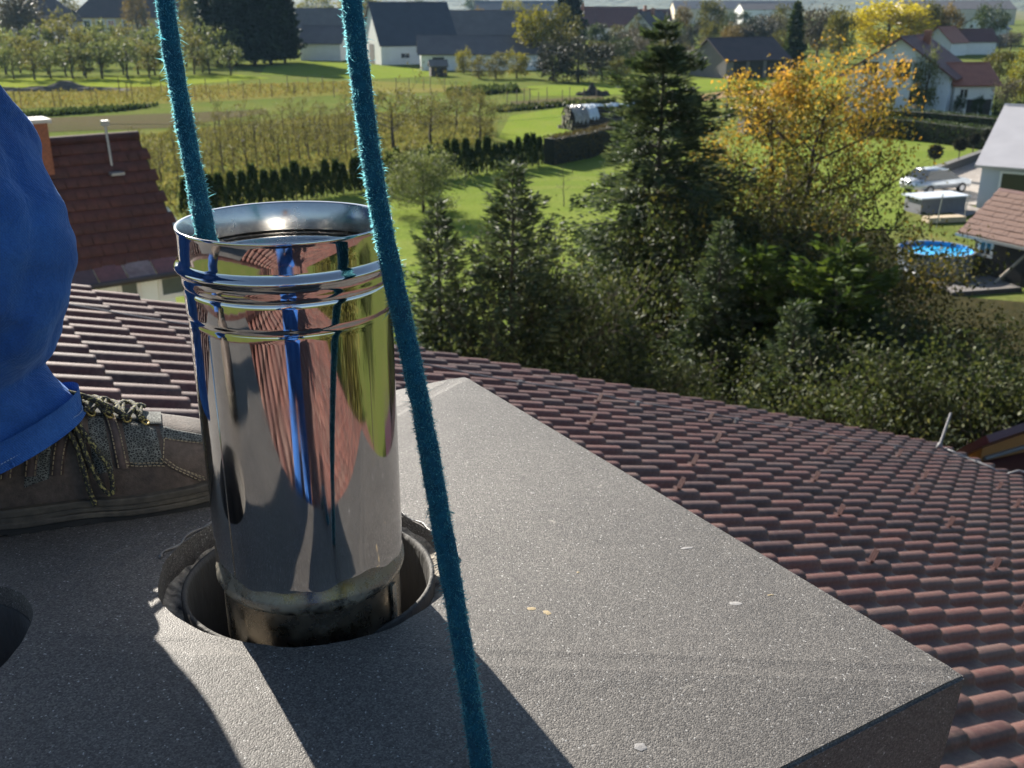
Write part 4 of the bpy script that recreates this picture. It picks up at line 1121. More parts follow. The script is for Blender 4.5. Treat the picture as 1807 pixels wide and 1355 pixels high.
def branched(seed, mat, H, R, limbs, twigs, leaves, leaf, base=0.2, sig=0.16, r=0.16, tm=None, fullness=0.75, stems=1, top=0.85, rise=0.55):
    """leafy tree with real limbs, twigs and leaves hung along the twigs"""
    rg = np.random.default_rng(seed)
    mb = MB(); tw = []
    for s in range(stems):
        lean = rg.normal(0, 0.10 * H if stems > 1 else 0.03 * H, 2)
        def TP(u): return np.array([lean[0] * u ** 1.3, lean[1] * u ** 1.3, H * top * u])
        us = np.linspace(0, 1, 8)
        pts = [TP(u) + rg.normal(0, 0.008 * H, 3) * np.array([1, 1, 0]) * (u > 0) for u in us]
        mb.tube(pts, [r * (1.2 - 1.1 * u) + 0.008 for u in us], 7)
        for k in range(limbs):
            u = base + (1 - base) * (k + rg.random() * 0.8) / limbs
            p0 = TP(u)
            az = k * 2.4 + rg.normal(0, 0.4)
            prof = math.sin(math.pi * min(0.98, (0.18 + 0.82 * (u - base) / (1 - base) * 0.95))) ** 0.7
            L = R * (0.35 + fullness * prof) * (0.75 + 0.5 * rg.random())
            dv = np.array([math.cos(az), math.sin(az), rise * (0.6 + 0.8 * rg.random()) * (0.4 + u)])
            dv /= np.linalg.norm(dv)
            p1 = p0 + dv * L * 0.55 + rg.normal(0, 0.04, 3) * L
            p2 = p0 + dv * L + np.array([0, 0, 0.12 * L * rg.normal()])
            rr = r * (0.5 - 0.35 * u)
            mb.tube([p0, p1, p2], [rr, rr * 0.6, rr * 0.15], 5, False)
            for j in range(twigs):
                t = 0.25 + 0.75 * rg.random()
                q0 = p0 * (1 - t) ** 2 + 2 * p1 * t * (1 - t) + p2 * t * t
                d2 = unit(dv * 0.6 + rg.normal(0, 0.7, 3) + np.array([0, 0, 0.25]))
                l2 = L * (0.22 + 0.25 * rg.random())
                q1 = q0 + d2 * l2
                mb.tube([q0, q1], [rr * 0.22 + 0.004, 0.004], 3, False)
                tw.append((q0 * 0.6 + q1 * 0.4, q1))
        tw.append((TP(0.95), TP(1.0) + np.array([0, 0, H * (1 - top)])))
    A = np.array([a for a, b in tw]); B = np.array([b for a, b in tw])
    idx = rg.integers(0, len(tw), leaves)
    t = rg.random((leaves, 1)) * 1.15
    C = A[idx] * (1 - t) + B[idx] * t + rg.normal(0, sig, (leaves, 3))
    D = rg.normal(0, 1, (leaves, 3)) + np.array([0, 0, -0.3])
    V = cards(rg, C, D, leaf, leaf * 0.6)
    return Tree(card_mesh(V, 'crown'), mesh_from(mb.v, mb.f, 'trunk', True), mat, tm or BARK)

SPR = leafmat('spruce_needles', [(0.0, (0.020, 0.036, 0.020)), (0.40, (0.048, 0.072, 0.040)), (0.75, (0.090, 0.116, 0.066)), (1.0, (0.165, 0.185, 0.11))], 0.30, 0.42, 0.9)
SPR_D = leafmat('spruce_dark', [(0.0, (0.008, 0.016, 0.010)), (0.6, (0.018, 0.032, 0.016)), (1.0, (0.04, 0.058, 0.028))], 0.12, 0.6, 0.4)
PINE = leafmat('pine_light_needles', [(0.0, (0.030, 0.050, 0.014)), (0.5, (0.062, 0.10, 0.024)), (1.0, (0.13, 0.17, 0.045))], 0.3, 0.5, 0.9)
SHRUB = leafmat('shrub_leaves', [(0.0, (0.016, 0.025, 0.010)), (0.42, (0.040, 0.055, 0.022)), (0.75, (0.085, 0.098, 0.040)), (1.0, (0.20, 0.195, 0.11))], 0.32, 0.45, 0.7)
SHRUB_Y = leafmat('olive_autumn_leaves', [(0.0, (0.026, 0.030, 0.012)), (0.4, (0.062, 0.066, 0.022)), (0.75, (0.135, 0.115, 0.034)), (1.0, (0.27, 0.17, 0.045))], 0.36, 0.45, 0.8)
PALE = leafmat('pale_leaves', [(0.0, (0.055, 0.075, 0.025)), (0.5, (0.13, 0.16, 0.055)), (1.0, (0.30, 0.31, 0.17))], 0.4, 0.35, 0.9)
ORCH = leafmat('orchard_leaves', [(0.0, (0.060, 0.058, 0.025)), (0.5, (0.120, 0.118, 0.048)), (1.0, (0.20, 0.17, 0.08))], 0.45, 0.5, 0.5)
ORCH_G = leafmat('grey_green_leaves', [(0.0, (0.055, 0.070, 0.032)), (0.5, (0.115, 0.135, 0.062)), (1.0, (0.20, 0.20, 0.105))], 0.42, 0.5, 0.4)
ORCH_Y = leafmat('yellowing_orchard_leaves', [(0.0, (0.065, 0.062, 0.024)), (0.5, (0.13, 0.12, 0.045)), (1.0, (0.22, 0.175, 0.075))], 0.45, 0.5, 0.5)
OLIVE = leafmat('olive_crown', [(0.0, (0.05, 0.052, 0.018)), (0.5, (0.115, 0.11, 0.032)), (1.0, (0.21, 0.18, 0.05))], 0.35, 0.6, 0.15)
YGREEN = leafmat('yellow_green_crown', [(0.0, (0.08, 0.085, 0.018)), (0.5, (0.18, 0.17, 0.03)), (1.0, (0.33, 0.27, 0.05))], 0.4, 0.6, 0.2)
YELLOW = leafmat('bright_yellow_crown', [(0.0, (0.20, 0.165, 0.016)), (0.45, (0.45, 0.37, 0.02)), (1.0, (0.72, 0.58, 0.035))], 0.4, 0.6, 0.2)
GREYB = leafmat('bare_twigs', [(0.0, (0.060, 0.050, 0.040)), (0.6, (0.11, 0.092, 0.07)), (1.0, (0.17, 0.15, 0.11))], 0.15, 0.8, 0.3)
DARKT = leafmat('dark_thicket', [(0.0, (0.018, 0.020, 0.018)), (0.6, (0.040, 0.042, 0.034)), (1.0, (0.075, 0.074, 0.05))], 0.15, 0.8, 0.3)
DGREEN = leafmat('dark_green_crown', [(0.0, (0.022, 0.034, 0.014)), (0.6, (0.05, 0.07, 0.026)), (1.0, (0.10, 0.12, 0.045))], 0.3, 0.6, 0.3)
THUJA = leafmat('thuja_leaves', [(0.0, (0.018, 0.030, 0.012)), (0.6, (0.040, 0.062, 0.024)), (1.0, (0.08, 0.105, 0.04))], 0.25, 0.6, 0.8)
RUSTY = leafmat('rusty_crown', [(0.0, (0.07, 0.05, 0.02)), (0.5, (0.15, 0.105, 0.035)), (1.0, (0.25, 0.17, 0.06))], 0.35, 0.6, 0.3)
def autumn_mat():
    m, t, b, o = nodes_of('autumn_gold_leaves')
    g = t.nodes.new('ShaderNodeNewGeometry'); v = coords(t, 'Object')
    sx = t.nodes.new('ShaderNodeSeparateXYZ'); L_(t, v, sx.inputs[0])
    h = math_(t, 'MULTIPLY', math_(t, 'SUBTRACT', sx.outputs[2], 4.6), 0.115)
    f = math_(t, 'ADD', math_(t, 'ADD', h, math_(t, 'MULTIPLY', g.outputs['Random Per Island'], 0.42)), math_(t, 'MULTIPLY', math_(t, 'SUBTRACT', noise(t, v, 0.9, 3), 0.5), 1.3))
    c = ramp(t, f, [(0.15, (0.040, 0.055, 0.016)), (0.42, (0.11, 0.115, 0.026)), (0.62, (0.25, 0.20, 0.034)), (0.82, (0.44, 0.27, 0.035)), (1.0, (0.52, 0.27, 0.04))])
    L_(t, c, b.inputs['Base Color']); b.inputs['Roughness'].default_value = 0.6; b.inputs['Specular IOR Level'].default_value = 0.1
    tr = t.nodes.new('ShaderNodeBsdfTranslucent'); L_(t, c, tr.inputs[0])
    mx = t.nodes.new('ShaderNodeMixShader'); mx.inputs[0].default_value = 0.5
    L_(t, b.outputs[0], mx.inputs[1]); L_(t, tr.outputs[0], mx.inputs[2]); L_(t, mx.outputs[0], o.inputs[0])
    return m
AUTUMN = autumn_mat()

def foot(px, d, z=0.0):
    """ground position in the direction of image column px at distance d"""
    p = at_dist(px, 400, d); return np.array([p[0], p[1], z])
def tree_height(py, d): return at_dist(903, py, d)[2]

# --- conifers just beyond our roof
big = conifer(21, SPR, 10.6, 2.9, 40, 9, 330, 0.22, power=0.80, droop=0.55, base=0.03, up=0.20, irregular=0.48, wleaf=0.24)
big.plant('spruce', 'tall dark spruce rising above the roof edge to the skyline', foot(1158, 27.0), 0.4)
sm = conifer(22, SPR, 7.7, 1.7, 34, 8, 150, 0.18, power=0.9, droop=0.25, base=0.02, up=0.5, irregular=0.34, wleaf=0.26)
sm.plant('spruce', 'young spruce close behind the blue rope', foot(772, 20.5), 1.1, 0.95)
sm2 = conifer(23, SPR, 8.1, 1.9, 34, 8, 160, 0.18, power=0.9, droop=0.25, base=0.02, up=0.7, irregular=0.36, wleaf=0.26)
sm2.plant('spruce', 'young spruce with upswept branches left of the tallest spruce', foot(905, 20.0), 2.3, 1.0)
pine = conifer(24, PINE, 6.4, 1.7, 24, 7, 130, 0.22, power=0.6, droop=0.2, base=0.05, up=0.35, irregular=0.35, r=0.085, tm=BARK_L)
pine.plant('pine', 'light green young conifer with a bare straight stem', foot(1490, 21.5), 0.2)
pine.plant('pine', 'slender light conifer between the tallest spruce and the golden tree', foot(1345, 22.5), 1.9, 0.93)
sm.plant('spruce', 'small dark spruce filling the gap beside the tallest spruce', foot(1275, 22.0), 2.9, 0.86)
sm2.plant('spruce', 'small dark spruce left of the light conifer stem', foot(1420, 19.5), 0.9, 0.70)
sm.plant('spruce', 'small dark spruce right of the light conifer stem', foot(1575, 20.5), 4.0, 0.68)
sm.plant('spruce', 'small dark spruce at the foot of the tallest spruce', foot(1120, 19.5), 5.0, 0.66)
# --- broadleaved trees and shrubs beyond our roof
gold = branched(31, AUTUMN, 9.7, 2.75, 24, 20, 27000, 0.115, base=0.16, sig=0.19, r=0.17, fullness=0.8, stems=2, top=0.88)
gold.plant('golden_tree', 'golden autumn tree with orange leaves at the top and green below', foot(1374, 31.0), 0.5, 1.0, 0.97)
sh1 = branched(32, SHRUB, 5.0, 2.0, 14, 14, 19000, 0.092, base=0.05, sig=0.17, r=0.06, stems=4, fullness=0.9)
sh2 = branched(33, SHRUB_Y, 5.4, 2.2, 14, 14, 19000, 0.095, base=0.05, sig=0.18, r=0.06, stems=4, fullness=0.9)
sh3 = branched(34, PALE, 4.4, 1.9, 14, 12, 12000, 0.12, base=0.08, sig=0.17, r=0.05, stems=3, fullness=0.9)
for px, d, proto, s, sz, lab in [
    (1010, 20.5, sh1, 0.95, 1.22, 'green shrub between the young spruces and the tallest spruce'),
    (850, 18.5, sh1, 0.80, 0.92, 'low green shrub between the two young spruces'),
    (1085, 19.0, sh1, 0.85, 0.88, 'green shrub at the foot of the tallest spruce'),
    (1250, 26.0, sh1, 1.15, 1.18, 'green shrub right of the tallest spruce'),
    (1330, 26.5, sh2, 1.2, 1.15, 'olive shrub under the left limbs of the golden tree'),
    (1395, 23.5, sh1, 1.15, 1.15, 'dark leafy shrub between the two light conifers'),
    (1550, 25.0, sh2, 1.1, 1.02, 'olive brown shrub right of the light conifer'),
    (1600, 20.0, sh1, 1.1, 0.98, 'dark green shrub behind the roof corner'),
    (1655, 24.0, sh2, 0.85, 0.74, 'yellowish shrub just in front of the pool'),
    (1690, 21.0, sh1, 1.0, 0.92, 'leafy shrub below the wooden shed'),
    (1775, 19.0, sh1, 1.1, 1.02, 'bushy shrub with yellowing leaves at the right edge'),
    (1735, 17.5, sh1, 0.9, 0.92, 'dark shrub beside the orange annex wall'),
    (1640, 18.0, sh1, 0.9, 0.98, 'dark shrub just behind the lightning rod'),
    (1500, 18.8, sh1, 0.9, 0.86, 'low dark shrub at the foot of the light conifer stem'),
    (1725, 24.0, sh1, 1.0, 0.74, 'low shrub in front of the plank deck'),
    (1812, 18.5, sh1, 0.9, 1.02, 'green shrub cut by the right edge of the picture'),
    (748, 57.0, sh3, 0.95, 0.72, 'pale leafy bush on the lawn beside the thuja row')]:
    proto.plant('shrub', lab, foot(px, d), px * 0.37, s, sz, cat='shrub')
sap = branched(35, GREYB, 3.0, 0.9, 8, 4, 60, 0.08, base=0.35, sig=0.05, r=0.03)
sap.plant('sapling', 'bare little sapling alone on the lawn', ground(995, 365), 0, 0.8, 0.85)

def nth(i):
    w = ['first', 'second', 'third', 'fourth', 'fifth', 'sixth', 'seventh', 'eighth', 'ninth', 'tenth', 'eleventh', 'twelfth', 'thirteenth', 'fourteenth', 'fifteenth', 'sixteenth', 'seventeenth', 'eighteenth', 'nineteenth', 'twentieth']
    return w[i] if i < 20 else (['twentieth', 'thirtieth', 'fortieth', 'fiftieth', 'sixtieth', 'seventieth', 'eightieth', 'ninetieth'][(i + 1) // 10 - 2] if (i + 1) % 10 == 0 else ['twenty', 'thirty', 'forty', 'fifty', 'sixty', 'seventy', 'eighty', 'ninety'][(i + 1) // 10 - 2] + '-' + w[(i + 1) % 10 - 1])
# --- thuja row and clipped hedge along the lawn
rg = np.random.default_rng(41)
H_, R_ = 2.1, 0.38
N_ = 700
zz = rg.random(N_) ** 0.8; an = rg.random(N_) * 6.28
rr = R_ * np.clip(1.05 - zz, 0.02, 1) ** 0.55 * (0.75 + 0.3 * rg.random(N_))
C = np.stack([rr * np.cos(an), rr * np.sin(an), 0.05 + zz * H_ * 0.95], 1)
D = np.stack([np.cos(an) * 0.35, np.sin(an) * 0.35, np.ones(N_)], 1) + rg.normal(0, 0.25, (N_, 3))
thuja = Tree(card_mesh(cards(rg, C, D, 0.22, 0.12), 'crown'), mesh_from(*(lambda m: (m.v, m.f))(MB().tube([(0, 0, 0), (0, 0, 1.7)], [0.05, 0.01], 5)), 'trunk'), THUJA, BARK)
line = [ground(330, 382), ground(470, 362), ground(560, 350), ground(640, 338), ground(760, 318), ground(860, 306), ground(965, 291)]
acc = []
for a, b in zip(line[:-1], line[1:]):
    n = int(np.linalg.norm(b - a) / 0.66)
    acc += [a + (b - a) * k / n for k in range(n)]
for k, p in enumerate(acc):
    thuja.plant('thuja', nth(k) + ' slim dark thuja from the left in the row along the lawn', p + np.array([rg.normal(0, 0.05), rg.normal(0, 0.05), 0]), rg.random() * 6, 1.0 + rg.normal(0, 0.06), 0.98 + rg.normal(0, 0.10), 'thuja row along the lawn', 'thuja')
def hedge(label, pts, h, w, mat, seed, dens=260):
    """clipped hedge: a twiggy core with leaves all over its faces"""
    rg = np.random.default_rng(seed)
    P = [np.array(p) for p in pts]
    root = thing('hedge', label, 'hedge', T(*P[0]))
    mb = MB(); V = []
    for a, b in zip(P[:-1], P[1:]):
        d = b - a; L = np.linalg.norm(d); d /= L; s = np.array([-d[1], d[0], 0])
        q = [a - s * w * 0.42, b - s * w * 0.42, b + s * w * 0.42, a + s * w * 0.42]
        mb.prism([(x[0], x[1]) for x in q], 0.0, h * 0.93)
        n = int(dens * L * (h * 2 + w) / 3)
        u = rg.random((n, 1)) * L
        pick = rg.random(n); side = np.where(pick < 0.42, -1, np.where(pick < 0.7, 1, 0))[:, None]
        off = np.where(side == 0, (rg.random((n, 1)) - 0.5) * w, side * w * (0.47 + rg.normal(0, 0.03, (n, 1))))
        z = np.where(side == 0, h * (0.97 + rg.normal(0, 0.02, (n, 1))), rg.random((n, 1)) * h)
        C = a + d * u + s * off + np.array([0, 0, 1]) * z
        D = s * side * 1.0 + np.array([0, 0, 1]) * (0.3 + (side == 0)) + rg.normal(0, 0.6, (n, 3))
        V.append(cards(rg, C, D, 0.16, 0.10))
    mb.build('stems', pm('hedge_core', (0.02, 0.022, 0.014), (0.012, 0.014, 0.01), 3, 0.95), root)
    put('leaves', card_mesh(np.concatenate(V), 'leaves'), mat, root, kind='stuff')
BROWNH = leafmat('brown_hedge_leaves', [(0.0, (0.05, 0.038, 0.02)), (0.5, (0.09, 0.07, 0.035)), (1.0, (0.16, 0.13, 0.06))], 0.2, 0.6, 0.8)
hedge('clipped brownish hedge at the end of the thuja row', [ground(968, 291), ground(1030, 279), ground(1085, 262)], 2.0, 1.1, BROWNH, 5, 160)
hedge('long dark clipped hedge across the far end of the right lawn', [ground(1500, 236), ground(1620, 247), ground(1750, 265)], 1.7, 1.5, THUJA, 6, 150)
hedge('second dark clipped hedge in front of the blue-grey house', [ground(1535, 216), ground(1650, 224), ground(1830, 243)], 1.4, 1.6, THUJA, 7, 130)

# --- orchard behind the hedge: rows of young trees, bigger apple trees to the right
oa = [branched(50 + k, ORCH if k != 1 else ORCH_Y, 3.2, 0.85, 9, 6, 240, 0.15, base=0.28, sig=0.15, r=0.06, fullness=0.8, rise=1.2) for k in range(3)]
rg = np.random.default_rng(51)
k = 0
for row_, (xa, ya, xb, yb, n) in zip(('nearest', 'second', 'third', 'farthest'), [(262, 330, 640, 268, 20), (240, 300, 650, 244, 22), (300, 268, 660, 226, 20), (380, 246, 680, 214, 15)]):
    a, b = ground(xa, ya), ground(xb, yb)
    for i in range(n):
        p = a + (b - a) * (i + 0.3 * rg.random()) / n + np.array([0, rg.normal(0, 0.3), 0])
        s = 0.58 + 0.32 * rg.random()
        oa[k % 3].plant('orchard_tree', nth(i) + ' thin young tree from the left in the ' + row_ + ' row of the near orchard', p, rg.random() * 6, s, s * (0.92 + 0.25 * rg.random()), 'young trees of the near orchard'); k += 1
ap = [branched(60 + j, ORCH, 4.0, 2.3, 14, 10, 2600 if j else 1500, 0.17, base=0.32, sig=0.2, r=0.12, fullness=0.85, rise=0.4) for j in range(2)]
ap[0].plant('apple_tree', 'dark apple tree with bare limbs right behind the rope', ground(694, 263), 0.5, 1.05, 1.15)
ap[1].plant('apple_tree', 'spreading apple tree with a forked dark trunk', ground(760, 254), 1.9, 0.95, 0.95)
ap[1].plant('apple_tree', 'apple tree at the right end of the near orchard', ground(847, 246), 3.6, 0.8, 0.9)
ap[0].plant('apple_tree', 'apple tree half hidden between the other apple trees', ground(806, 228), 2.2, 0.85, 0.9)
# --- far orchard of grey-green trees on the left
og = [round_tree(70 + k, ORCH_G if k else ORCH, 520, 4.6, 1.9, 0.40, 22, 0.25, 0.17, limbs=8, r=0.13) for k in range(3)]
k = 0
for row_, (ya, xs) in zip(('nearest', 'second', 'third', 'farthest'), [(139, np.arange(-40, 260, 33)), (132, np.arange(-20, 430, 33)), (118, np.arange(0, 420, 36)), (103, np.arange(120, 360, 36))]):
    for i, x in enumerate(xs):
        p = ground(x + rg.normal(0, 5), ya + rg.normal(0, 1.2))
        s = (0.8 + 0.4 * rg.random()) * (1.0 + 0.35 * (ya < 120))
        og[k % 3].plant('orchard_tree', nth(i) + ' grey-green tree from the left in the ' + row_ + ' row of the far orchard', p, rg.random() * 6, s, s * (0.95 + 0.3 * rg.random()), 'trees of the far orchard'); k += 1
# --- clump of big dark conifers
dk = conifer(80, SPR_D, 19.0, 4.2, 36, 9, 70, 0.75, power=0.5, droop=0.3, base=0.10, up=0.15, irregular=0.2, wleaf=0.5, r=0.3)
for px, py, s, lab in [(385, 112, 0.95, 'leftmost dark spruce of the large clump'), (418, 115, 1.0, 'dark spruce second from the left in the large clump'), (450, 116, 1.06, 'middle dark spruce of the large clump'), (478, 113, 1.0, 'dark spruce second from the right in the large clump'), (503, 111, 0.82, 'rightmost dark spruce of the large clump')]:
    dk.plant('dark_spruce', lab, ground(px, py), px, s, s, 'clump of dark spruces')
dk.plant('dark_spruce', 'tall dark spruce on the village skyline', ground(1003, 92), 1.0, 0.85, 0.95)
nar = conifer(81, DGREEN, 14.0, 2.3, 30, 8, 60, 0.7, power=0.7, droop=0.2, base=0.03, up=0.2, wleaf=0.5)
nar.plant('cypress', 'narrow dark green conifer beside the timber barn', ground(1398, 122), 0.3, 0.78, 0.80)
dk.plant('dark_spruce', 'dark conifer between the pale house and the yellow house', ground(132, 72), 2.0, 0.85, 0.48)
# --- far broadleaved trees
R1 = lambda seed, mat, **k: round_tree(seed, mat, **k)
kinds = {'olive': [R1(90, OLIVE), R1(91, OLIVE)], 'yg': [R1(92, YGREEN), R1(93, YGREEN)], 'dg': [R1(94, DGREEN), R1(95, DGREEN)], 'grey': [R1(96, GREYB, hollow=0.2, N=2000, leaf=0.5, sig=0.2), R1(97, GREYB, hollow=0.2, sig=0.2)], 'dark': [R1(98, DARKT, bare=0.02, N=2600), R1(99, DARKT, bare=0.02, N=2600)], 'yellow': [R1(100, YELLOW, N=4200, clumps=60, bare=0.08, leaf=0.5)], 'rusty': [R1(101, RUSTY)], 'bushyg': [R1(102, YGREEN, bare=0.05), R1(103, ORCH, bare=0.05)], 'pale': [R1(104, ORCH_G, bare=0.12, N=3000, leaf=0.4)]}
def far(kind, i, px, base, top, halfw, label, cat='tree', name=None, group=None):
    p = ground(px, base)
    fw = p[1] * CP + CZ * SP
    Hm = (base - top) * fw / FP * 1.0
    Rm = halfw * fw / FP
    kinds[kind][i % len(kinds[kind])].plant(name or 'tree', label, p, (px * 0.7 + i) % 6.28, Rm / 4.0, Hm / 10.0, group, cat)
for a in [
    ('dg', 0, 845, 34, -2, 25, 'hazy round tree far out in the fields'), ('yg', 0, 905, 52, 4, 24, 'distant yellow-green tree left of the big willow'),
    ('yg', 1, 945, 122, 18, 34, 'tall yellow-olive tree at the end of the low barn'), ('olive', 0, 990, 122, 20, 36, 'tall olive tree right of the yellow-olive one'),
    ('dark', 0, 975, 143, 78, 36, 'dark thicket left part behind the meadow', 'bush'), ('dark', 1, 1020, 145, 70, 42, 'broad dark thicket behind the meadow', 'bush'), ('dark', 0, 1062, 141, 84, 30, 'dark thicket right part behind the meadow', 'bush'),
    ('bushyg', 0, 818, 130, 86, 16, 'yellow-green bush at the left of the bush row', 'bush'), ('bushyg', 1, 845, 139, 100, 17, 'second bush of the row by the low barn', 'bush'), ('bushyg', 1, 875, 139, 96, 20, 'round rusty-green bush in the row by the low barn', 'bush'), ('bushyg', 0, 912, 138, 90, 25, 'large yellow-green bush at the right of the bush row', 'bush'),
    ('olive', 1, 1095, 150, 104, 22, 'round olive tree beside the top of the tallest spruce'), ('dg', 1, 1052, 100, 46, 22, 'dark green tree below the red village roofs'), ('olive', 0, 1085, 100, 50, 24, 'olive tree in front of the red long house'), ('grey', 0, 1125, 108, 50, 28, 'bare grey bush in front of the village roofs'),
    ('rusty', 0, 1203, 78, 17, 17, 'rusty brown pointed tree on the skyline'), ('olive', 1, 1252, 78, 4, 26, 'tall olive-yellow tree on the skyline'), ('dg', 0, 1290, 58, 22, 12, 'small dark round tree on the skyline'), ('dg', 1, 1313, 58, 23, 14, 'second small dark round tree on the skyline'),
    ('grey', 1, 1300, 95, 44, 34, 'bare grey-brown trees behind the timber barn'), ('grey', 0, 1350, 90, 28, 32, 'grey-brown bare tree right of the skyline trees'), ('olive', 0, 1372, 84, 16, 26, 'olive tree behind the narrow conifer'), ('grey', 1, 1440, 110, 14, 34, 'tall grey bare tree behind the golden tree'), ('olive', 1, 1475, 120, 22, 30, 'olive tree left of the bright yellow tree'),
    ('olive', 0, 1170, 128, 74, 34, 'olive bush left of the timber barn', 'bush'), ('grey', 1, 1210, 132, 80, 24, 'bare bush beside the timber barn', 'bush'), ('dg', 0, 1190, 80, 48, 18, 'dark green bush below the rusty tree', 'bush'),
    ('yellow', 0, 1562, 96, 8, 66, 'bright yellow tree behind the blue-grey house'), ('olive', 1, 1632, 95, 10, 30, 'olive tree right of the bright yellow tree'), ('rusty', 0, 1668, 95, 18, 24, 'brownish tree behind the red roofed wing'), ('dg', 0, 1742, 84, 10, 26, 'dark green tree left of the white house'),
    ('pale', 0, 1628, 208, 90, 26, 'young green oval tree in front of the blue-grey house'), ('olive', 1, 1760, 150, 92, 30, 'olive bush right of the porch wing', 'bush'), ('yg', 0, 1798, 190, 96, 26, 'leafy green tree at the right edge of the picture'), ('grey', 0, 1768, 212, 140, 22, 'thin twiggy tree in front of the porch wing'),
    ('rusty', 0, 1545, 228, 165, 16, 'rusty young tree in front of the hedge'), ('grey', 1, 40, 92, -14, 46, 'bare brown tree in front of the pale house'), ('rusty', 0, 245, 72, -6, 24, 'thin yellowish tree in front of the yellow house'), ('olive', 0, 125, 60, 2, 28, 'olive tree behind the dark conifer on the left'),
    ('olive', 1, 345, 82, -8, 26, 'olive tree left of the dark spruce clump'), ('dg', 1, 350, 68, 38, 16, 'dark bush left of the dark spruce clump', 'bush'), ('pale', 0, 358, 128, 88, 22, 'grey-green bushy tree left of the dark spruces'), ('yg', 0, 560, 40, -4, 34, 'yellow-green tree behind the white shed'), ('yg', 1, 640, 52, -10, 40, 'tree crown behind the blue-grey barn'), ('dg', 0, 735, 44, 0, 18, 'tree behind the ridge of the blue-grey barn'),
    ('dg', 0, 1690, 208, 168, 10, 'dark round bush left of the porch arches', 'bush'), ('dg', 1, 1722, 212, 172, 12, 'dark round bush right of the porch arches', 'bush'), ('dg', 0, 1760, 222, 180, 14, 'dark bush beside the porch wing', 'bush'), ('dg', 1, 1795, 226, 176, 16, 'dark bush at the right edge below the leafy tree', 'bush')]:
    far(*a[:7], **({'cat': a[7], 'name': 'bush'} if len(a) > 7 else {}))

# belt of bare and olive trees round the village
rg = np.random.default_rng(120)
belt = []
for (xa, xb, ya, yb, n, h0, h1) in [(1030, 1250, 112, 128, 9, 34, 52), (1080, 1480, 92, 104, 13, 34, 60), (1100, 1500, 70, 80, 12, 26, 46), (1580, 1810, 86, 100, 7, 30, 52), (520, 960, 52, 62, 10, 22, 42), (0, 360, 50, 60, 9, 26, 46), (1000, 1800, 46, 54, 16, 14, 26), (420, 1000, 38, 46, 9, 12, 24)]:
    for i in range(n):
        px = xa + (xb - xa) * (i + 0.15 + 0.7 * rg.random()) / n
        belt.append((px, ya + (yb - ya) * rg.random(), h0 + (h1 - h0) * rg.random()))
belt.sort()
for i, (px, py, h) in enumerate(belt):
    kd = ['grey', 'olive', 'grey', 'dark', 'olive', 'rusty', 'dg'][int(rg.integers(7))]
    nm = {'grey': 'bare grey', 'olive': 'olive', 'dark': 'dark', 'rusty': 'rusty brown', 'dg': 'dark green'}[kd]
    far(kd, int(rg.integers(5)), px, py, py - h, h * (0.36 + 0.2 * rg.random()), nm + ' tree in the village tree belt, ' + nth(i) + ' from the left', group='trees of the village belt')
# ------------------------------------------------------------------ worker standing on the cap (one leg in view)
BE = np.array([0.9445, 0.3287, 0]); BY = np.array([-0.3287, 0.9445, 0])
def capz_at(p): return cap_height(p[0] * N2[0] + p[1] * N2[1], p[0] * M2[0] + p[1] * M2[1])
CLOTH, ct, cbs, co_ = nodes_of('blue_work_cotton')
cv = coords(ct, 'Object')
cc_ = ramp(ct, noise(ct, cv, 9, 6, 0.7), [(0.3, (0.008, 0.045, 0.185)), (0.7, (0.028, 0.110, 0.35))])
cc_ = mixc(ct, 0.5, cc_, ramp(ct, noise(ct, cv, 700, 2, 0.6), [(0.3, (0.6,) * 3), (0.7, (1.4,) * 3)]), 'MULTIPLY')
L_(ct, cc_, cbs.inputs['Base Color'])
cbs.inputs['Roughness'].default_value = 0.85; cbs.inputs['Specular IOR Level'].default_value = 0.2
cbs.inputs['Sheen Weight'].default_value = 0.35; cbs.inputs['Sheen Tint'].default_value = (0.35, 0.55, 1.0, 1)
wv = ct.nodes.new('ShaderNodeTexWave'); wv.inputs['Scale'].default_value = 180; wv.inputs['Distortion'].default_value = 1.0; wv.bands_direction = 'DIAGONAL'; L_(ct, cv, wv.inputs['Vector'])
bump(ct, cbs, math_(ct, 'ADD', math_(ct, 'MULTIPLY', wv.outputs['Fac'], 0.25), math_(ct, 'ADD', math_(ct, 'MULTIPLY', noise(ct, cv, 13, 5, 0.6, 1.4), 7.0), math_(ct, 'MULTIPLY', noise(ct, cv, 45, 4, 0.6, 0.8), 2.0))), 0.55, 0.003)
SKIN = pm('skin', (0.45, 0.25, 0.17), (0.40, 0.21, 0.14), 20, 0.5, bstr=0.1)
LEATHER = pm('boot_nubuck', (0.095, 0.071, 0.057), (0.042, 0.032, 0.027), 22, 0.75, bstr=0.5, bscale=420, bdist=0.0015, fine=160)
LEATHER2 = pm('boot_strap', (0.070, 0.046, 0.040), (0.045, 0.032, 0.030), 30, 0.65, bstr=0.4, bscale=420, bdist=0.001, fine=160)
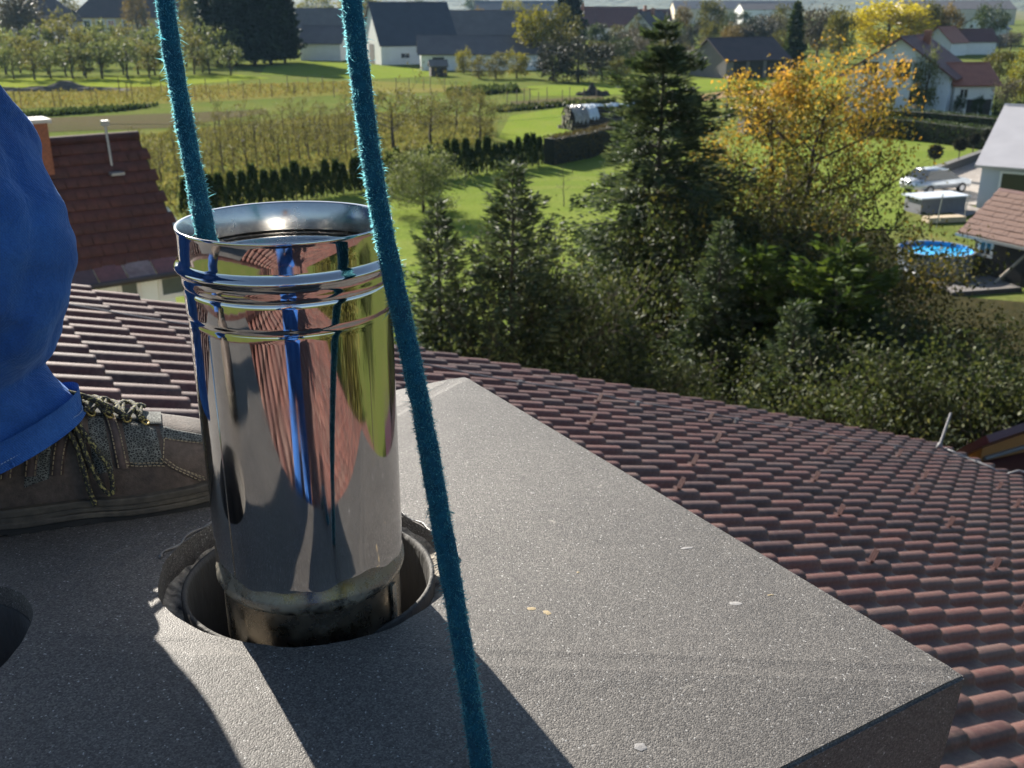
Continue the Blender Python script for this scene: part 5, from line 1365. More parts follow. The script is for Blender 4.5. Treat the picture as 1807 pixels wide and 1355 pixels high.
def knit_mat():
    m, t, b, o = nodes_of('boot_knit')
    v = coords(t, 'Object')
    mp = t.nodes.new('ShaderNodeMapping'); mp.inputs['Scale'].default_value = (1, 1, 1.4); L_(t, v, mp.inputs[0])
    vo = t.nodes.new('ShaderNodeTexVoronoi'); vo.feature = 'DISTANCE_TO_EDGE'; vo.inputs['Scale'].default_value = 320; L_(t, mp.outputs[0], vo.inputs['Vector'])
    c = ramp(t, vo.outputs[0], [(0.05, (0.17, 0.18, 0.165)), (0.14, (0.014, 0.016, 0.016))])
    c = mixc(t, ramp(t, noise(t, v, 60, 4), [(0.4, (0, 0, 0)), (0.7, (0.7,) * 3)]), c, (0.02, 0.024, 0.024))
    L_(t, c, b.inputs['Base Color']); b.inputs['Roughness'].default_value = 0.85
    bump(t, b, vo.outputs[0], -0.8, 0.003)
    return m
KNIT = knit_mat()
SOLE = pm('boot_sole', (0.10, 0.085, 0.062), (0.045, 0.040, 0.034), 25, 0.8, bstr=0.4, bscale=200, bdist=0.001, fine=90)
SOLE_D = pm('boot_tread', (0.028, 0.027, 0.025), (0.018, 0.018, 0.017), 25, 0.85, bstr=0.4, bscale=200, bdist=0.001)
STITCH = pm('stitching', (0.36, 0.29, 0.18), (0.13, 0.105, 0.07), 60, 0.8, bstr=0)
def lace_mat():
    m, t, b, o = nodes_of('lace_black_yellow')
    v = coords(t, 'Object')
    n = noise(t, v, 330, 2, 0.6)
    L_(t, ramp(t, n, [(0.52, (0.014, 0.015, 0.015)), (0.60, (0.22, 0.20, 0.075))]), b.inputs['Base Color']); b.inputs['Roughness'].default_value = 0.85
    bump(t, b, n, 0.6, 0.002)
    return m
LACE = lace_mat()
BRASS = pm('brass_loop', (0.45, 0.33, 0.10), (0.35, 0.25, 0.08), 30, 0.4, 0.6, bstr=0)

BX = [0.0, .008, .025, .055, .09, .12, .15, .18, .21, .24, .265, .285, .300, .310, .316]
BW = [.020, .030, .036, .039, .040, .0415, .044, .048, .0505, .0505, .047, .040, .030, .019, .006]
BH = [.080, .118, .135, .142, .141, .132, .121, .110, .101, .093, .086, .077, .066, .056, .044]
def bw(x): return float(np.interp(x, BX, BW))
def bh(x): return float(np.interp(x, BX, BH))
def bspring(x): return 0.011 * max(0, (x - 0.22) / 0.095) ** 2 + 0.002 * max(0, (0.05 - x) / 0.05)
def BS(x, s, off=0.0):
    """boot surface: x along the foot, s 0 near side .. 0.5 top .. 1 far side"""
    a = s * math.pi
    w, h = bw(x), bh(x); z0 = 0.026 + bspring(x)
    cy, cz = -math.cos(a), math.sin(a)
    py = math.copysign(abs(cy) ** 0.62, cy); pz = abs(cz) ** 0.72
    wr = 0.0014 * math.sin(x * 210 + s * 9) * (0.10 < x < 0.23) * math.sin(a)
    return Vector((x, py * (w + off) , z0 + pz * (h - z0 + off) + wr))
def boot(parent, M_, detail=True):
    """low work boot: upper, sole, knit panels, straps, laces"""
    root = put('boot', None, None, parent, world=M_)
    n_s = 30
    xs = np.r_[np.linspace(0, 0.02, 5), np.linspace(0.028, 0.28, 30), np.linspace(0.286, 0.316, 9)]
    v = []; f = []
    for x in xs:
        for k in range(n_s + 1): v.append(BS(x, k / n_s))
    for i in range(len(xs) - 1):
        for k in range(n_s): f.append((i * (n_s + 1) + k, (i + 1) * (n_s + 1) + k, (i + 1) * (n_s + 1) + k + 1, i * (n_s + 1) + k + 1))
    f.append(tuple(range(n_s + 1))[::-1])
    put('upper', mesh_from(v, f, 'upper', True), LEATHER, root, local=Matrix.Identity(4))
    # sole in layers
    def outline(grow):
        pts = []
        X = np.linspace(0, 0.316, 40)
        for x in X: pts.append((x, -(bw(x) * 1.0 + grow)))
        pts.append((0.316 + grow * 0.8, 0))
        for x in X[::-1]: pts.append((x, (bw(x) + grow)))
        pts.append((-grow * 0.8, 0))
        return pts
    for z0, z1, g, mt, nm in ((0.0, 0.0085, 0.0035, SOLE_D, 'tread'), (0.009, 0.0155, 0.0075, SOLE, 'midsole'), (0.0158, 0.0222, 0.0062, SOLE, 'midsole'), (0.0225, 0.0305, 0.0078, SOLE, 'midsole')):
        mb = MB(); ol = outline(g); n = len(ol)
        for zi, gg in ((z0, -0.0012), (z0 + 0.0012, 0), (z1 - 0.0012, 0), (z1, -0.0012)):
            for (x, y) in ol:
                r_ = math.hypot(x - 0.15, y); mb.v.append((x + (x - 0.15) / r_ * gg, y + y / r_ * gg, zi + bspring(x) + 0.0009 * math.sin(x * 60)))
        for j in range(3):
            for i in range(n): mb.f.append((j * n + i, j * n + (i + 1) % n, (j + 1) * n + (i + 1) % n, (j + 1) * n + i))
        mb.f.append(tuple(range(n))[::-1]); mb.f.append(tuple(range(3 * n, 4 * n)))
        mb.build(nm, mt, root, local=Matrix.Identity(4), smooth=False)
    mb = MB()
    for x in np.arange(0.012, 0.30, 0.021):
        for sgn in (-1, 1):
            w = bw(x); mb.box(x, x + 0.013, min(sgn * (w - 0.012), sgn * (w + 0.004)), max(sgn * (w - 0.012), sgn * (w + 0.004)), -0.005 + bspring(x), 0.002 + bspring(x))
    mb.build('tread_lugs', SOLE_D, root, local=Matrix.Identity(4), kind='stuff')
    def patch(name, corners, mat, off, thick=0.0012):
        """curved patch between four (x, s) corners"""
        (x0, s0), (x1, s1_), (x2, s2), (x3, s3) = corners
        n = 9; v = []; f = []
        for i in range(n + 1):
            for j in range(n + 1):
                u, w = i / n, j / n
                x = (1 - u) * (1 - w) * x0 + u * (1 - w) * x1 + u * w * x2 + (1 - u) * w * x3
                s = (1 - u) * (1 - w) * s0 + u * (1 - w) * s1_ + u * w * s2 + (1 - u) * w * s3
                edge = min(u, 1 - u, w, 1 - w)
                v.append(BS(x, s, off if edge > 0 else off - thick))
        for i in range(n):
            for j in range(n):
                a = i * (n + 1) + j; f.append((a, a + n + 1, a + n + 2, a + 1))
        put(name, mesh_from(v, f, name, True), mat, root, local=Matrix.Identity(4))
        loop = [(x0, s0), (x1, s1_), (x2, s2), (x3, s3)]
        return loop
    def stitches(path, off=0.003, step=0.0042):
        mb = MB()
        for (xa, sa), (xb, sb) in zip(path[:-1], path[1:]):
            L = (BS(xb, sb) - BS(xa, sa)).length; n = max(2, int(L / step))
            for k in range(n):
                a = BS(xa + (xb - xa) * (k + 0.15) / n, sa + (sb - sa) * (k + 0.15) / n, off); b = BS(xa + (xb - xa) * (k + 0.8) / n, sa + (sb - sa) * (k + 0.8) / n, off)
                mb.tube([a, b], 0.0007, 4)
        mb.build('stitching', STITCH, root, local=Matrix.Identity(4))
    def strap(path, half, mat=LEATHER2, off=0.0032):
        v = []; f = []; m = 0
        P = []
        for (xa, sa), (xb, sb) in zip(path[:-1], path[1:]):
            for k in range(8): P.append((xa + (xb - xa) * k / 8, sa + (sb - sa) * k / 8))
        P.append(path[-1])
        for i, (x, s) in enumerate(P):
            for j, (du, o) in enumerate(((-1.0, 0.0), (-0.8, off), (0.8, off), (1.0, 0.0))):
                v.append(BS(x + du * half, s, o))
            if i: f += [((i - 1) * 4 + j, i * 4 + j, i * 4 + j + 1, (i - 1) * 4 + j + 1) for j in range(3)]
        put('strap', mesh_from(v, f, 'strap', True), mat, root, local=Matrix.Identity(4))
        stitches([(x + half * 0.72, s) for x, s in path], off + 0.0004); stitches([(x - half * 0.72, s) for x, s in path], off + 0.0004)
    k1 = patch('knit_panel', [(.188, .12), (.222, .12), (.218, .43), (.184, .45)], KNIT, 0.0014)
    k2 = patch('knit_panel', [(.150, .07), (.170, .09), (.166, .44), (.150, .44)], KNIT, 0.0014)
    k3 = patch('knit_panel', [(.078, .04), (.104, .06), (.122, .36), (.100, .38)], KNIT, 0.0014)
    k4 = patch('knit_panel', [(.026, .06), (.050, .06), (.075, .38), (.050, .38)], KNIT, 0.0014)
    k5 = patch('knit_panel', [(.224, .31), (.290, .27), (.288, .35), (.222, .43)], KNIT, 0.0014)
    patch('tongue', [(.105, .44), (.225, .44), (.225, .56), (.105, .56)], KNIT, 0.003)
    for path in ([(.180, .10), (.177, .30), (.172, .47)], [(.141, .08), (.140, .30), (.136, .47)], [(.112, .07), (.128, .28), (.124, .47)], [(.062, .07), (.088, .38)], [(.086, .07), (.110, .36)]):
        strap(path, 0.0062)
    strap([(.222, .16), (.232, .11), (.262, .02)], 0.0035, LEATHER)
    stitches([(.183, .13), (.222, .13), (.226, .30), (.292, .25)], 0.0022); stitches([(.183, .115), (.224, .115)], 0.0022)
    stitches([(.238, .10), (.268, .02)], 0.0022); stitches([(.02, .2), (.06, .45)], 0.0022)
    # laces across the tongue and a loop hanging down the side
    xl = [.208, .190, .172, .154, .136, .120]
    mb = MB()
    for i, x in enumerate(xl[:-1]):
        for d in (1, -1):
            pts = [BS(x + (xl[i + 1] - x) * t_, 0.5 + d * (0.075 - 0.15 * t_), 0.0075 + 0.003 * math.sin(math.pi * t_)) for t_ in np.linspace(0, 1, 6)]
            mb.tube(pts, 0.0027, 7)
        pts = [BS(x - 0.004, 0.5 + t_ * 0.085, 0.0085) for t_ in np.linspace(-1, 1, 6)]
        mb.tube(pts, 0.0026, 7)
    mb.build('lace', LACE, root, local=Matrix.Identity(4), smooth=True)
    mb = MB()
    top_ = BS(.118, .45, .010)
    pts = smooth_path([top_, BS(.130, .36, .013), BS(.140, .24, .010), BS(.147, .12, .009), BS(.158, .03, .010), BS(.166, .02, .011), BS(.166, .10, .010), BS(.152, .20, .010), BS(.135, .33, .012), BS(.120, .43, .011)], 60)
    mb.tube([Vector(p) for p in pts], 0.0028, 7)
    pts = smooth_path([top_, BS(.120, .38, .012), BS(.128, .28, .011), BS(.138, .16, .009), BS(.143, .03, .009), BS(.147, .0, .009)], 40)
    mb.tube([Vector(p) for p in pts], 0.0028, 7)
    pts = smooth_path([BS(.10, .50, .012), BS(.125, .46, .022), BS(.15, .47, .020), BS(.178, .46, .012), BS(.186, .45, .008)], 40)
    mb.tube([Vector(p) for p in pts], 0.0032, 7)
    mb.build('lace', LACE, root, local=Matrix.Identity(4), smooth=True)
    for x in xl:
        a = [BS(x + 0.004 * math.cos(t_), .425 + .03 * math.sin(t_), 0.006) for t_ in np.linspace(0, 2 * math.pi, 10)]
        MB().tube(a, 0.0012, 5).build('eyelet', BRASS, root, local=Matrix.Identity(4), smooth=True)
    return root

HEEL = np.array([-0.613, 1.0035, 0.0])
hz_ = float(np.mean([capz_at(HEEL + BE * u + BY * w_) for u in (0.02, 0.15, 0.28) for w_ in (-0.04, 0.04)])) - 0.001
def frame_at(o, e, y, z): return Matrix(((e[0], y[0], 0, o[0]), (e[1], y[1], 0, o[1]), (0, 0, 1, z), (0, 0, 0, 1)))
MB1 = frame_at(HEEL, BE, BY, hz_ + 0.0045)
# second foot, further left on the cap, out of view
HEEL2 = np.array([-1.02, 0.545, 0.0]); B2 = unit(np.array([0.93, 0.05, 0.0])); BY2 = np.array([-B2[1], B2[0], 0])
hz2 = max(capz_at(HEEL2 + B2 * u + BY2 * w_) for u in (0.02, 0.15, 0.28) for w_ in (-0.04, 0.04))
MB2 = frame_at(HEEL2, B2, BY2, hz2 + 0.0045)
S0 = CAPZ + 0.02                      # height of the cap under the feet
hipc = np.array([-0.99, 0.80, S0 + 0.90])
# body: one continuous skinned figure
def skinned(name, joints, edges, root_i, sub=2):
    me = bpy.data.meshes.new(name)
    me.from_pydata([tuple(j[0]) for j in joints], edges, [])
    o = bpy.data.objects.new(name + '_tmp', me); COL.objects.link(o)
    o.modifiers.new('skin', 'SKIN'); sm_ = o.modifiers.new('sub', 'SUBSURF'); sm_.levels = sub; sm_.render_levels = sub
    for i, j in enumerate(joints):
        sv = me.skin_vertices[0].data[i]; r = j[1]
        sv.radius = (r, r) if not hasattr(r, '__len__') else r
        sv.use_root = (i == root_i)
    dg = bpy.context.evaluated_depsgraph_get()
    out = bpy.data.meshes.new_from_object(o.evaluated_get(dg)); bpy.data.objects.remove(o)
    out.polygons.foreach_set('use_smooth', [True] * len(out.polygons)); out.name = name
    return out
chest = hipc + np.array([0.10, 0.02, 0.36]); neck = hipc + np.array([0.16, 0.03, 0.58]); headb = hipc + np.array([0.20, 0.03, 0.68]); headt = hipc + np.array([0.225, 0.03, 0.84])
shL = chest + np.array([0.03, 0.19, 0.13]); shR = chest + np.array([0.03, -0.19, 0.13])
elL = shL + np.array([0.20, 0.07, -0.24]); elR = shR + np.array([0.27, 0.02, -0.20])
hipL = hipc + np.array([0.0, 0.09, -0.02]); hipR = hipc + np.array([0.0, -0.09, -0.02])
ank1 = HEEL + BE * 0.07; ank1 = np.array([ank1[0], ank1[1], hz_ + 0.10]); ank2 = HEEL2 + B2 * 0.07; ank2 = np.array([ank2[0], ank2[1], hz2 + 0.10])
kn1 = np.array([-0.675, 1.015, S0 + 0.47]); kn2 = np.array([-0.90, 0.60, S0 + 0.48])
J = [(hipc, (0.13, 0.12)), (chest, (0.13, 0.16)), (neck, 0.055), (headb, (0.08, 0.075)), (headt, (0.085, 0.08)), (shL, 0.06), (elL, 0.042), (HAND_L + np.array([-0.07, 0.0, 0.0]), 0.030), (shR, 0.06), (elR, 0.042), (HAND_R + np.array([-0.07, 0.0, 0.0]), 0.030),
     (hipL, 0.085), (kn1, 0.06), (ank1, 0.04), (hipR, 0.085), (kn2, 0.06), (ank2, 0.04), (HAND_L + np.array([-0.03, 0, 0]), (0.022, 0.036)), (HAND_R + np.array([-0.03, 0, 0]), (0.022, 0.036)), (headb + np.array([0.105, 0, 0.055]), 0.016)]
Ed = [(0, 1), (1, 2), (2, 3), (3, 4), (1, 5), (5, 6), (6, 7), (1, 8), (8, 9), (9, 10), (0, 11), (11, 12), (12, 13), (0, 14), (14, 15), (15, 16), (7, 17), (10, 18), (3, 19)]
for base_i, hd in ((17, HAND_L), (18, HAND_R)):
    for k in range(4):
        o_ = -0.027 + 0.018 * k
        q = [np.array([-0.005, -0.012, o_]), np.array([0.018, -0.004, o_]), np.array([0.020, 0.016, o_]), np.array([0.0, 0.022, o_])]
        pr = base_i
        for t_, p in enumerate(q): J.append((hd + p, 0.0085 - 0.0006 * t_)); Ed.append((pr, len(J) - 1)); pr = len(J) - 1
    pr = base_i
    for t_, p in enumerate([np.array([-0.025, 0.026, 0.02]), np.array([0.0, 0.03, 0.034]), np.array([0.016, 0.018, 0.036])]): J.append((hd + p, 0.0095)); Ed.append((pr, len(J) - 1)); pr = len(J) - 1
body = skinned('person', J, Ed, 0)
person = put('person', body, SKIN, label='worker in blue trousers and brown boots standing on the chimney cap', cat='person')
jk = [(hipc + np.array([0, 0, -0.04]), (0.17, 0.16)), (hipc + np.array([0.04, 0, 0.18]), (0.165, 0.15)), (chest, (0.17, 0.175)), (chest + np.array([0.035, 0.01, 0.15]), (0.10, 0.11)), (shL, 0.085), (elL, 0.063), (HAND_L + np.array([-0.115, 0, 0]), 0.046), (shR, 0.085), (elR, 0.063), (HAND_R + np.array([-0.115, 0, 0]), 0.046)]
put('jacket', skinned('jacket', jk, [(0, 1), (1, 2), (2, 3), (2, 4), (4, 5), (5, 6), (2, 7), (7, 8), (8, 9)], 0), CLOTH, person)
HAIR = pm('hair_brown', (0.05, 0.032, 0.02), (0.035, 0.022, 0.015), 60, 0.6, bstr=0.5, bscale=300)
mbh = MB(); mbh.lathe([(0.0, 0.115), (0.05, 0.105), (0.085, 0.075), (0.098, 0.03), (0.095, -0.02), (0.085, -0.03)], 24)
put('hair', mesh_from(mbh.v, mbh.f, 'hair', True), HAIR, person, world=Matrix.Translation(headt + np.array([-0.025, 0, -0.01])))

# trousers: lofted legs with the hem, the fold above the boot and creases
def catmull(keys, n):
    K = np.array(keys, float); t = np.linspace(0, len(K) - 1.0001, n); out = []
    for u in t:
        i = int(u); f = u - i
        p0, p1, p2, p3 = K[max(i - 1, 0)], K[i], K[i + 1], K[min(i + 2, len(K) - 1)]
        out.append(0.5 * (2 * p1 + (p2 - p0) * f + (2 * p0 - 5 * p1 + 4 * p2 - p3) * f * f + (3 * p1 - p0 - 3 * p2 + p3) * f ** 3))
    return np.array(out)
CRS = []
_rc = np.random.default_rng(77)
for _ in range(16):
    CRS.append((_rc.random() * 6.28, 0.12 + 0.8 * _rc.random(), _rc.normal(0, 0.14), 0.012 + 0.014 * _rc.random(), 0.7 + 0.7 * _rc.random(), (0.004 + 0.006 * _rc.random()) * (1 if _rc.random() < 0.45 else -1)))
for _ in range(46):
    CRS.append((_rc.random() * 6.28, 0.12 + 0.8 * _rc.random(), _rc.normal(0, 0.10), 0.0035 + 0.005 * _rc.random(), 0.5 + 0.6 * _rc.random(), (0.0012 + 0.0032 * _rc.random()) * (1 if _rc.random() < 0.45 else -1)))
def crease(a, z):
    """pulled folds: short slanting ridges and valleys in the cloth"""
    s = 0.0
    for a0, z0, sl, w, la, h in CRS:
        da = (a - a0 + math.pi) % (2 * math.pi) - math.pi
        if abs(da) < la * 1.6: s += h * math.exp(-((z - S0 - z0 - sl * da) / (w * 2.2)) ** 2) * math.exp(-(da / la) ** 4)
    return s
def leg_mesh(keys, e, y, seed, n=170, K=96):
    """keys: height, front edge along e, centre along y, half depth, half width, tilt"""
    rg = np.random.default_rng(seed); ph = rg.random(8) * 6.28
    R = catmull(keys, n); V = []
    for j, (z, fx, fy, hx, hy, tl_) in enumerate(R):
        c = e * (fx - hx) + y * fy
        for k in range(K):
            a = 2 * math.pi * k / K
            zz = z + tl_ * math.cos(a) * hx
            wr = 0.0055 * math.sin(3 * a + zz * 34 + ph[0]) + 0.004 * math.sin(5 * a - zz * 55 + ph[1]) + 0.003 * math.sin(2 * a + zz * 120 + ph[2]) + 0.0016 * math.sin(7 * a + zz * 190 + ph[3])
            wr = 0.35 * wr + crease(a, zz); wr *= min(1, j / 8)
            p = c + e * math.cos(a) * (hx + wr) + y * math.sin(a) * (hy + wr)
            V.append((p[0], p[1], zz))
    F = [(j * K + k, j * K + (k + 1) % K, (j + 1) * K + (k + 1) % K, (j + 1) * K + k) for j in range(n - 1) for k in range(K)]
    # turned-in hem
    b0 = len(V)
    for k in range(K):
        p = np.array(V[k]); c = np.array(V[:K]).mean(0); q = p + (c - p) * 0.035; V.append((q[0], q[1], q[2] + 0.001))
    for k in range(K):
        p = np.array(V[b0 + k]); V.append((p[0], p[1], p[2] + 0.03))
    for k in range(K):
        k2 = (k + 1) % K; F.append((b0 + k, b0 + k2, k2, k)); F.append((b0 + K + k, b0 + K + k2, b0 + k2, b0 + k))
    return V, F
e1, y1 = BE, BY
def keys_from(profile, zoff):
    ks = []
    for (z, X, tilt, hx, hy, yy) in profile:
        # X is the world x of the front edge; yy the world y of the leg centre
        # front point p = e*f + y*g with p.x = X ; centre p.y = yy
        f = None
        # solve e*(f-hx)+y*g : y-component = yy ; x of front edge = X
        A = np.array([[BE[0], BY[0]], [BE[1], BY[1]]]); rhs = np.array([X, yy + BE[1] * hx])
        f, g = np.linalg.solve(A, rhs); ks.append((zoff + z, f, g, hx, hy, tilt))
    return ks
def edge_pt(px, py, Y):
    r = ray(px, py); t = Y / r[1]
    return r[0] * t, CZ + r[2] * t - S0
def prof_from(rows):
    out = []
    for (px, py, tilt, hx, hy, Y) in rows:
        X, z = edge_pt(px, py, Y)
        out.append((z - tilt * hx, X, tilt, hx, hy, Y - BE[1] * hx))
    return out
prof1 = prof_from([(152, 727, 0.37, 0.094, 0.070, 1.032), (147, 719, 0.36, 0.093, 0.070, 1.032), (120, 690, 0.34, 0.089, 0.071, 1.034), (88, 655, 0.27, 0.083, 0.073, 1.04), (78, 641, 0.14, 0.081, 0.077, 1.045), (90, 622, 0.04, 0.086, 0.086, 1.05), (112, 588, 0.02, 0.093, 0.090, 1.05), (126, 545, 0.02, 0.097, 0.092, 1.05), (129, 500, 0.03, 0.098, 0.093, 1.05),
    (123, 430, 0.06, 0.097, 0.094, 1.05), (105, 370, 0.10, 0.096, 0.095, 1.045), (60, 290, 0.14, 0.096, 0.096, 1.04), (2, 205, 0.18, 0.098, 0.098, 1.03), (-80, 95, 0.2, 0.102, 0.102, 1.01), (-200, -60, 0.2, 0.108, 0.108, 0.98), (-330, -220, 0.15, 0.118, 0.114, 0.95)]) + [(0.93, -0.84, 0.0, 0.150, 0.125, 0.86)]
V1, F1 = leg_mesh(keys_from(prof1, S0), e1, y1, 3)
prof2 = [(0.088, -0.870, 0.30, 0.094, 0.086, 0.55), (0.100, -0.872, 0.3, 0.094, 0.086, 0.55), (0.17, -0.875, 0.2, 0.088, 0.084, 0.56), (0.21, -0.862, 0.05, 0.096, 0.090, 0.57), (0.30, -0.85, 0.03, 0.100, 0.094, 0.58), (0.45, -0.82, 0.0, 0.100, 0.096, 0.61), (0.60, -0.83, 0.0, 0.106, 0.102, 0.65), (0.78, -0.85, 0.0, 0.120, 0.112, 0.70), (0.93, -0.86, 0.0, 0.145, 0.12, 0.75)]
V2, F2 = leg_mesh(keys_from(prof2, S0), e1, y1, 4)
me = mesh_from(V1 + V2, F1 + [tuple(i + len(V1) for i in f) for f in F2], 'trousers', True)
trousers = put('trousers', me, CLOTH, person)
mb = MB(); K = 96
for Vx in (V1,):
    ringp = [np.array(Vx[12 * K + k]) for k in range(K)]; cen = np.mean(ringp, 0)
    ringp = [p + unit(p - cen) * 0.0016 for p in ringp]
    for k in range(K):
        for h_ in range(2):
            a = ringp[k] * (1 - h_ * .5) + ringp[(k + 1) % K] * h_ * .5; b = ringp[k] * (0.65 - h_ * .5) + ringp[(k + 1) % K] * (0.35 + h_ * .5)
            mb.tube([a, b], 0.0007, 4)
mb.build('hem_stitching', pm('thread_light', (0.18, 0.27, 0.45), None, 40, 0.8, bstr=0), trousers)
mb = MB()
ks = [int(K * 0.80)] 
for kk in ks:
    pts = [np.array(V1[j * K + kk]) for j in range(2, 168, 2)]; cs = [np.array(V1[j * K:(j + 1) * K]).mean(0) for j in range(2, 168, 2)]
    mb.tube([p + unit(p - c) * 0.0004 for p, c in zip(pts, cs)], 0.0013, 6)
mb.build('side_seam', CLOTH, trousers, smooth=True)
boot(person, MB1); boot(person, MB2)

# ------------------------------------------------------------------ the one behind the lens, mirrored in the pipe
def v3(x, y, z): return np.array([x, y, CZ + z])
pj = [(v3(0.03, -0.46, -0.60), (0.13, 0.11)), (v3(0.03, -0.45, -0.24), (0.16, 0.12)), (v3(0.03, -0.42, -0.02), 0.055), (v3(0.03, -0.40, 0.08), (0.075, 0.08)), (v3(0.03, -0.39, 0.21), (0.08, 0.085)),
      (v3(0.22, -0.44, -0.12), 0.06), (v3(0.29, -0.33, -0.36), 0.042), (v3(0.12, -0.13, -0.10), 0.030), (v3(-0.16, -0.44, -0.12), 0.06), (v3(-0.23, -0.33, -0.36), 0.042), (v3(-0.10, -0.13, -0.10), 0.030),
      (v3(0.12, -0.46, -0.64), 0.085), (v3(0.15, -0.42, -1.06), 0.06), (v3(0.15, -0.48, -1.40), 0.04), (v3(-0.06, -0.46, -0.64), 0.085), (v3(-0.09, -0.42, -1.03), 0.06), (v3(-0.09, -0.48, -1.36), 0.04), (v3(0.03, -0.29, 0.12), 0.016)]
pe = [(0, 1), (1, 2), (2, 3), (3, 4), (1, 5), (5, 6), (6, 7), (1, 8), (8, 9), (9, 10), (0, 11), (11, 12), (12, 13), (0, 14), (14, 15), (15, 16), (3, 17)]
for bi, sx in ((7, 1), (10, -1)):
    hb = pj[bi][0]
    for k in range(4):
        pr = bi
        for t_, d_ in enumerate([(-0.035 * sx, 0.035, 0.005 + 0.017 * k), (-0.055 * sx, 0.05, 0.012 + 0.017 * k), (-0.065 * sx, 0.035, 0.015 + 0.017 * k)]):
            pj.append((hb + np.array(d_), 0.0088 - 0.0006 * t_)); pe.append((pr, len(pj) - 1)); pr = len(pj) - 1
    pr = bi
    for d_ in [(-0.02 * sx, 0.0, 0.05), (-0.04 * sx, 0.01, 0.07)]:
        pj.append((hb + np.array(d_), 0.0095)); pe.append((pr, len(pj) - 1)); pr = len(pj) - 1
second = put('person', skinned('person', pj, pe, 0), SKIN, label='second worker in blue clothes seen only mirrored in the steel pipe', cat='person')
q_ = lambda i: pj[i][0]
put('jacket', skinned('jacket', [(q_(0), (0.17, 0.14)), (v3(0.03, -0.455, -0.42), (0.17, 0.14)), (q_(1), (0.19, 0.145)), (v3(0.03, -0.43, -0.10), (0.11, 0.10)), (q_(5), 0.085), (q_(6), 0.062), (q_(7) * 0.8 + q_(6) * 0.2, 0.045), (q_(8), 0.085), (q_(9), 0.062), (q_(10) * 0.8 + q_(9) * 0.2, 0.045)], [(0, 1), (1, 2), (2, 3), (2, 4), (4, 5), (5, 6), (2, 7), (7, 8), (8, 9)], 0), CLOTH, second)
put('trousers', skinned('trousers', [(v3(0.03, -0.46, -0.62), (0.16, 0.13)), (q_(11), 0.10), (q_(12), 0.085), (q_(13) + np.array([0, 0, 0.02]), 0.078), (q_(14), 0.10), (q_(15), 0.085), (q_(16) + np.array([0, 0, 0.02]), 0.078)], [(0, 1), (1, 2), (2, 3), (0, 4), (4, 5), (5, 6)], 0), CLOTH, second)
put('hair', mesh_from(mbh.v, mbh.f, 'hair', True), HAIR, second, world=Matrix.Translation(Vector(v3(0.03, -0.41, 0.20))))
for i in (13, 16):
    p = q_(i); n_ = p[0] * N2[0] + (p[1] + 0.07) * N2[1]
    boot(second, frame_at(np.array([p[0], p[1] - 0.07, 0]), np.array([0, 1.0, 0]), np.array([-1.0, 0, 0]), roof_z(n_) + 0.085))
# ------------------------------------------------------------------ yard things on the right
# annex beyond our eave
annex = thing('annex', 'low annex with dark red sheet roof and orange wall beyond our eave', 'annex', T(*NM(14.0, 6.0, 0), PHI))
sheet_dr = pm('sheet_dark_red', (0.085, 0.018, 0.022), (0.065, 0.014, 0.018), 2, 0.35, bstr=0.05)
za = 5.30
ar = MB().quadslab(NM(11.08, 2.0, za + 0.06), NM(13.6, 2.0, za - 0.16), NM(13.6, 7.2, za - 0.16), NM(11.08, 7.2, za + 0.06), 0.1).build('roof', sheet_dr, annex)
for q in np.arange(2.4, 7.2, 0.62):
    MB().quadslab(NM(11.12, q, za + 0.085), NM(13.58, q, za - 0.132), NM(13.58, q + 0.03, za - 0.132), NM(11.12, q + 0.03, za + 0.085), 0.024).build('standing_seam', sheet_dr, ar)
ow = pm('plaster_orange', (0.42, 0.20, 0.055), (0.36, 0.17, 0.05), 1.5, 0.85, bstr=0.1)
v_ = []
for n in (11.75, 15.5):
    v_ += [NM(n, 7.22, 0), NM(n, 9.3, 0), NM(n, 9.3, za - 1.75), NM(n, 7.22, za + 0.36)]
MB().add(v_, [(0, 1, 2, 3), (7, 6, 5, 4), (0, 3, 7, 4), (1, 5, 6, 2), (3, 2, 6, 7)]).build('wall', ow, annex)
mb = MB(); mb.quadslab(NM(11.45, 7.02, za + 0.52), NM(15.9, 7.02, za + 0.52), NM(15.9, 9.6, za - 1.9), NM(11.45, 9.6, za - 1.9), 0.1); mb.build('roof', sheet_dr, annex)
MB().prism([tuple(NM(n, m, 0)[:2]) for n, m in ((11.3, 2.2), (13.4, 2.2), (13.4, 7.15), (11.3, 7.15))], 0, za - 0.3).build('wall', ow, annex)
for px_, py_ in ((1, 1),):
    MB().tube([NM(11.8, 7.2, za + 0.04), NM(15.4, 7.2, za - 0.12)], 0.03, 6).build('flashing', alu, annex)

# grey house at the right edge
pr = ground(1722, 366)
rzr = math.radians(-33)
gable('grey_house', 'light grey house with a wide grey roof and long window at the right edge', pr + np.array([math.cos(rzr), math.sin(rzr), 0]) * 6.5, rzr, 13, 14, 2.5, 2.6, 0.35, pm('plaster_light_grey', (0.46, 0.49, 0.53), (0.41, 0.44, 0.48), 1, 0.85, bstr=0.1), pm('roof_mid_grey', (0.40, 0.39, 0.41), (0.35, 0.34, 0.36), 0.8, 0.7, bstr=0.2, bscale=6), wins=[('front', -3.6, 1.1, 3.6, 0.95)])
sheet('terrace', [(1700, 352), (1860, 362), (1860, 372), (1700, 362)], 0.06, G_PAVE)
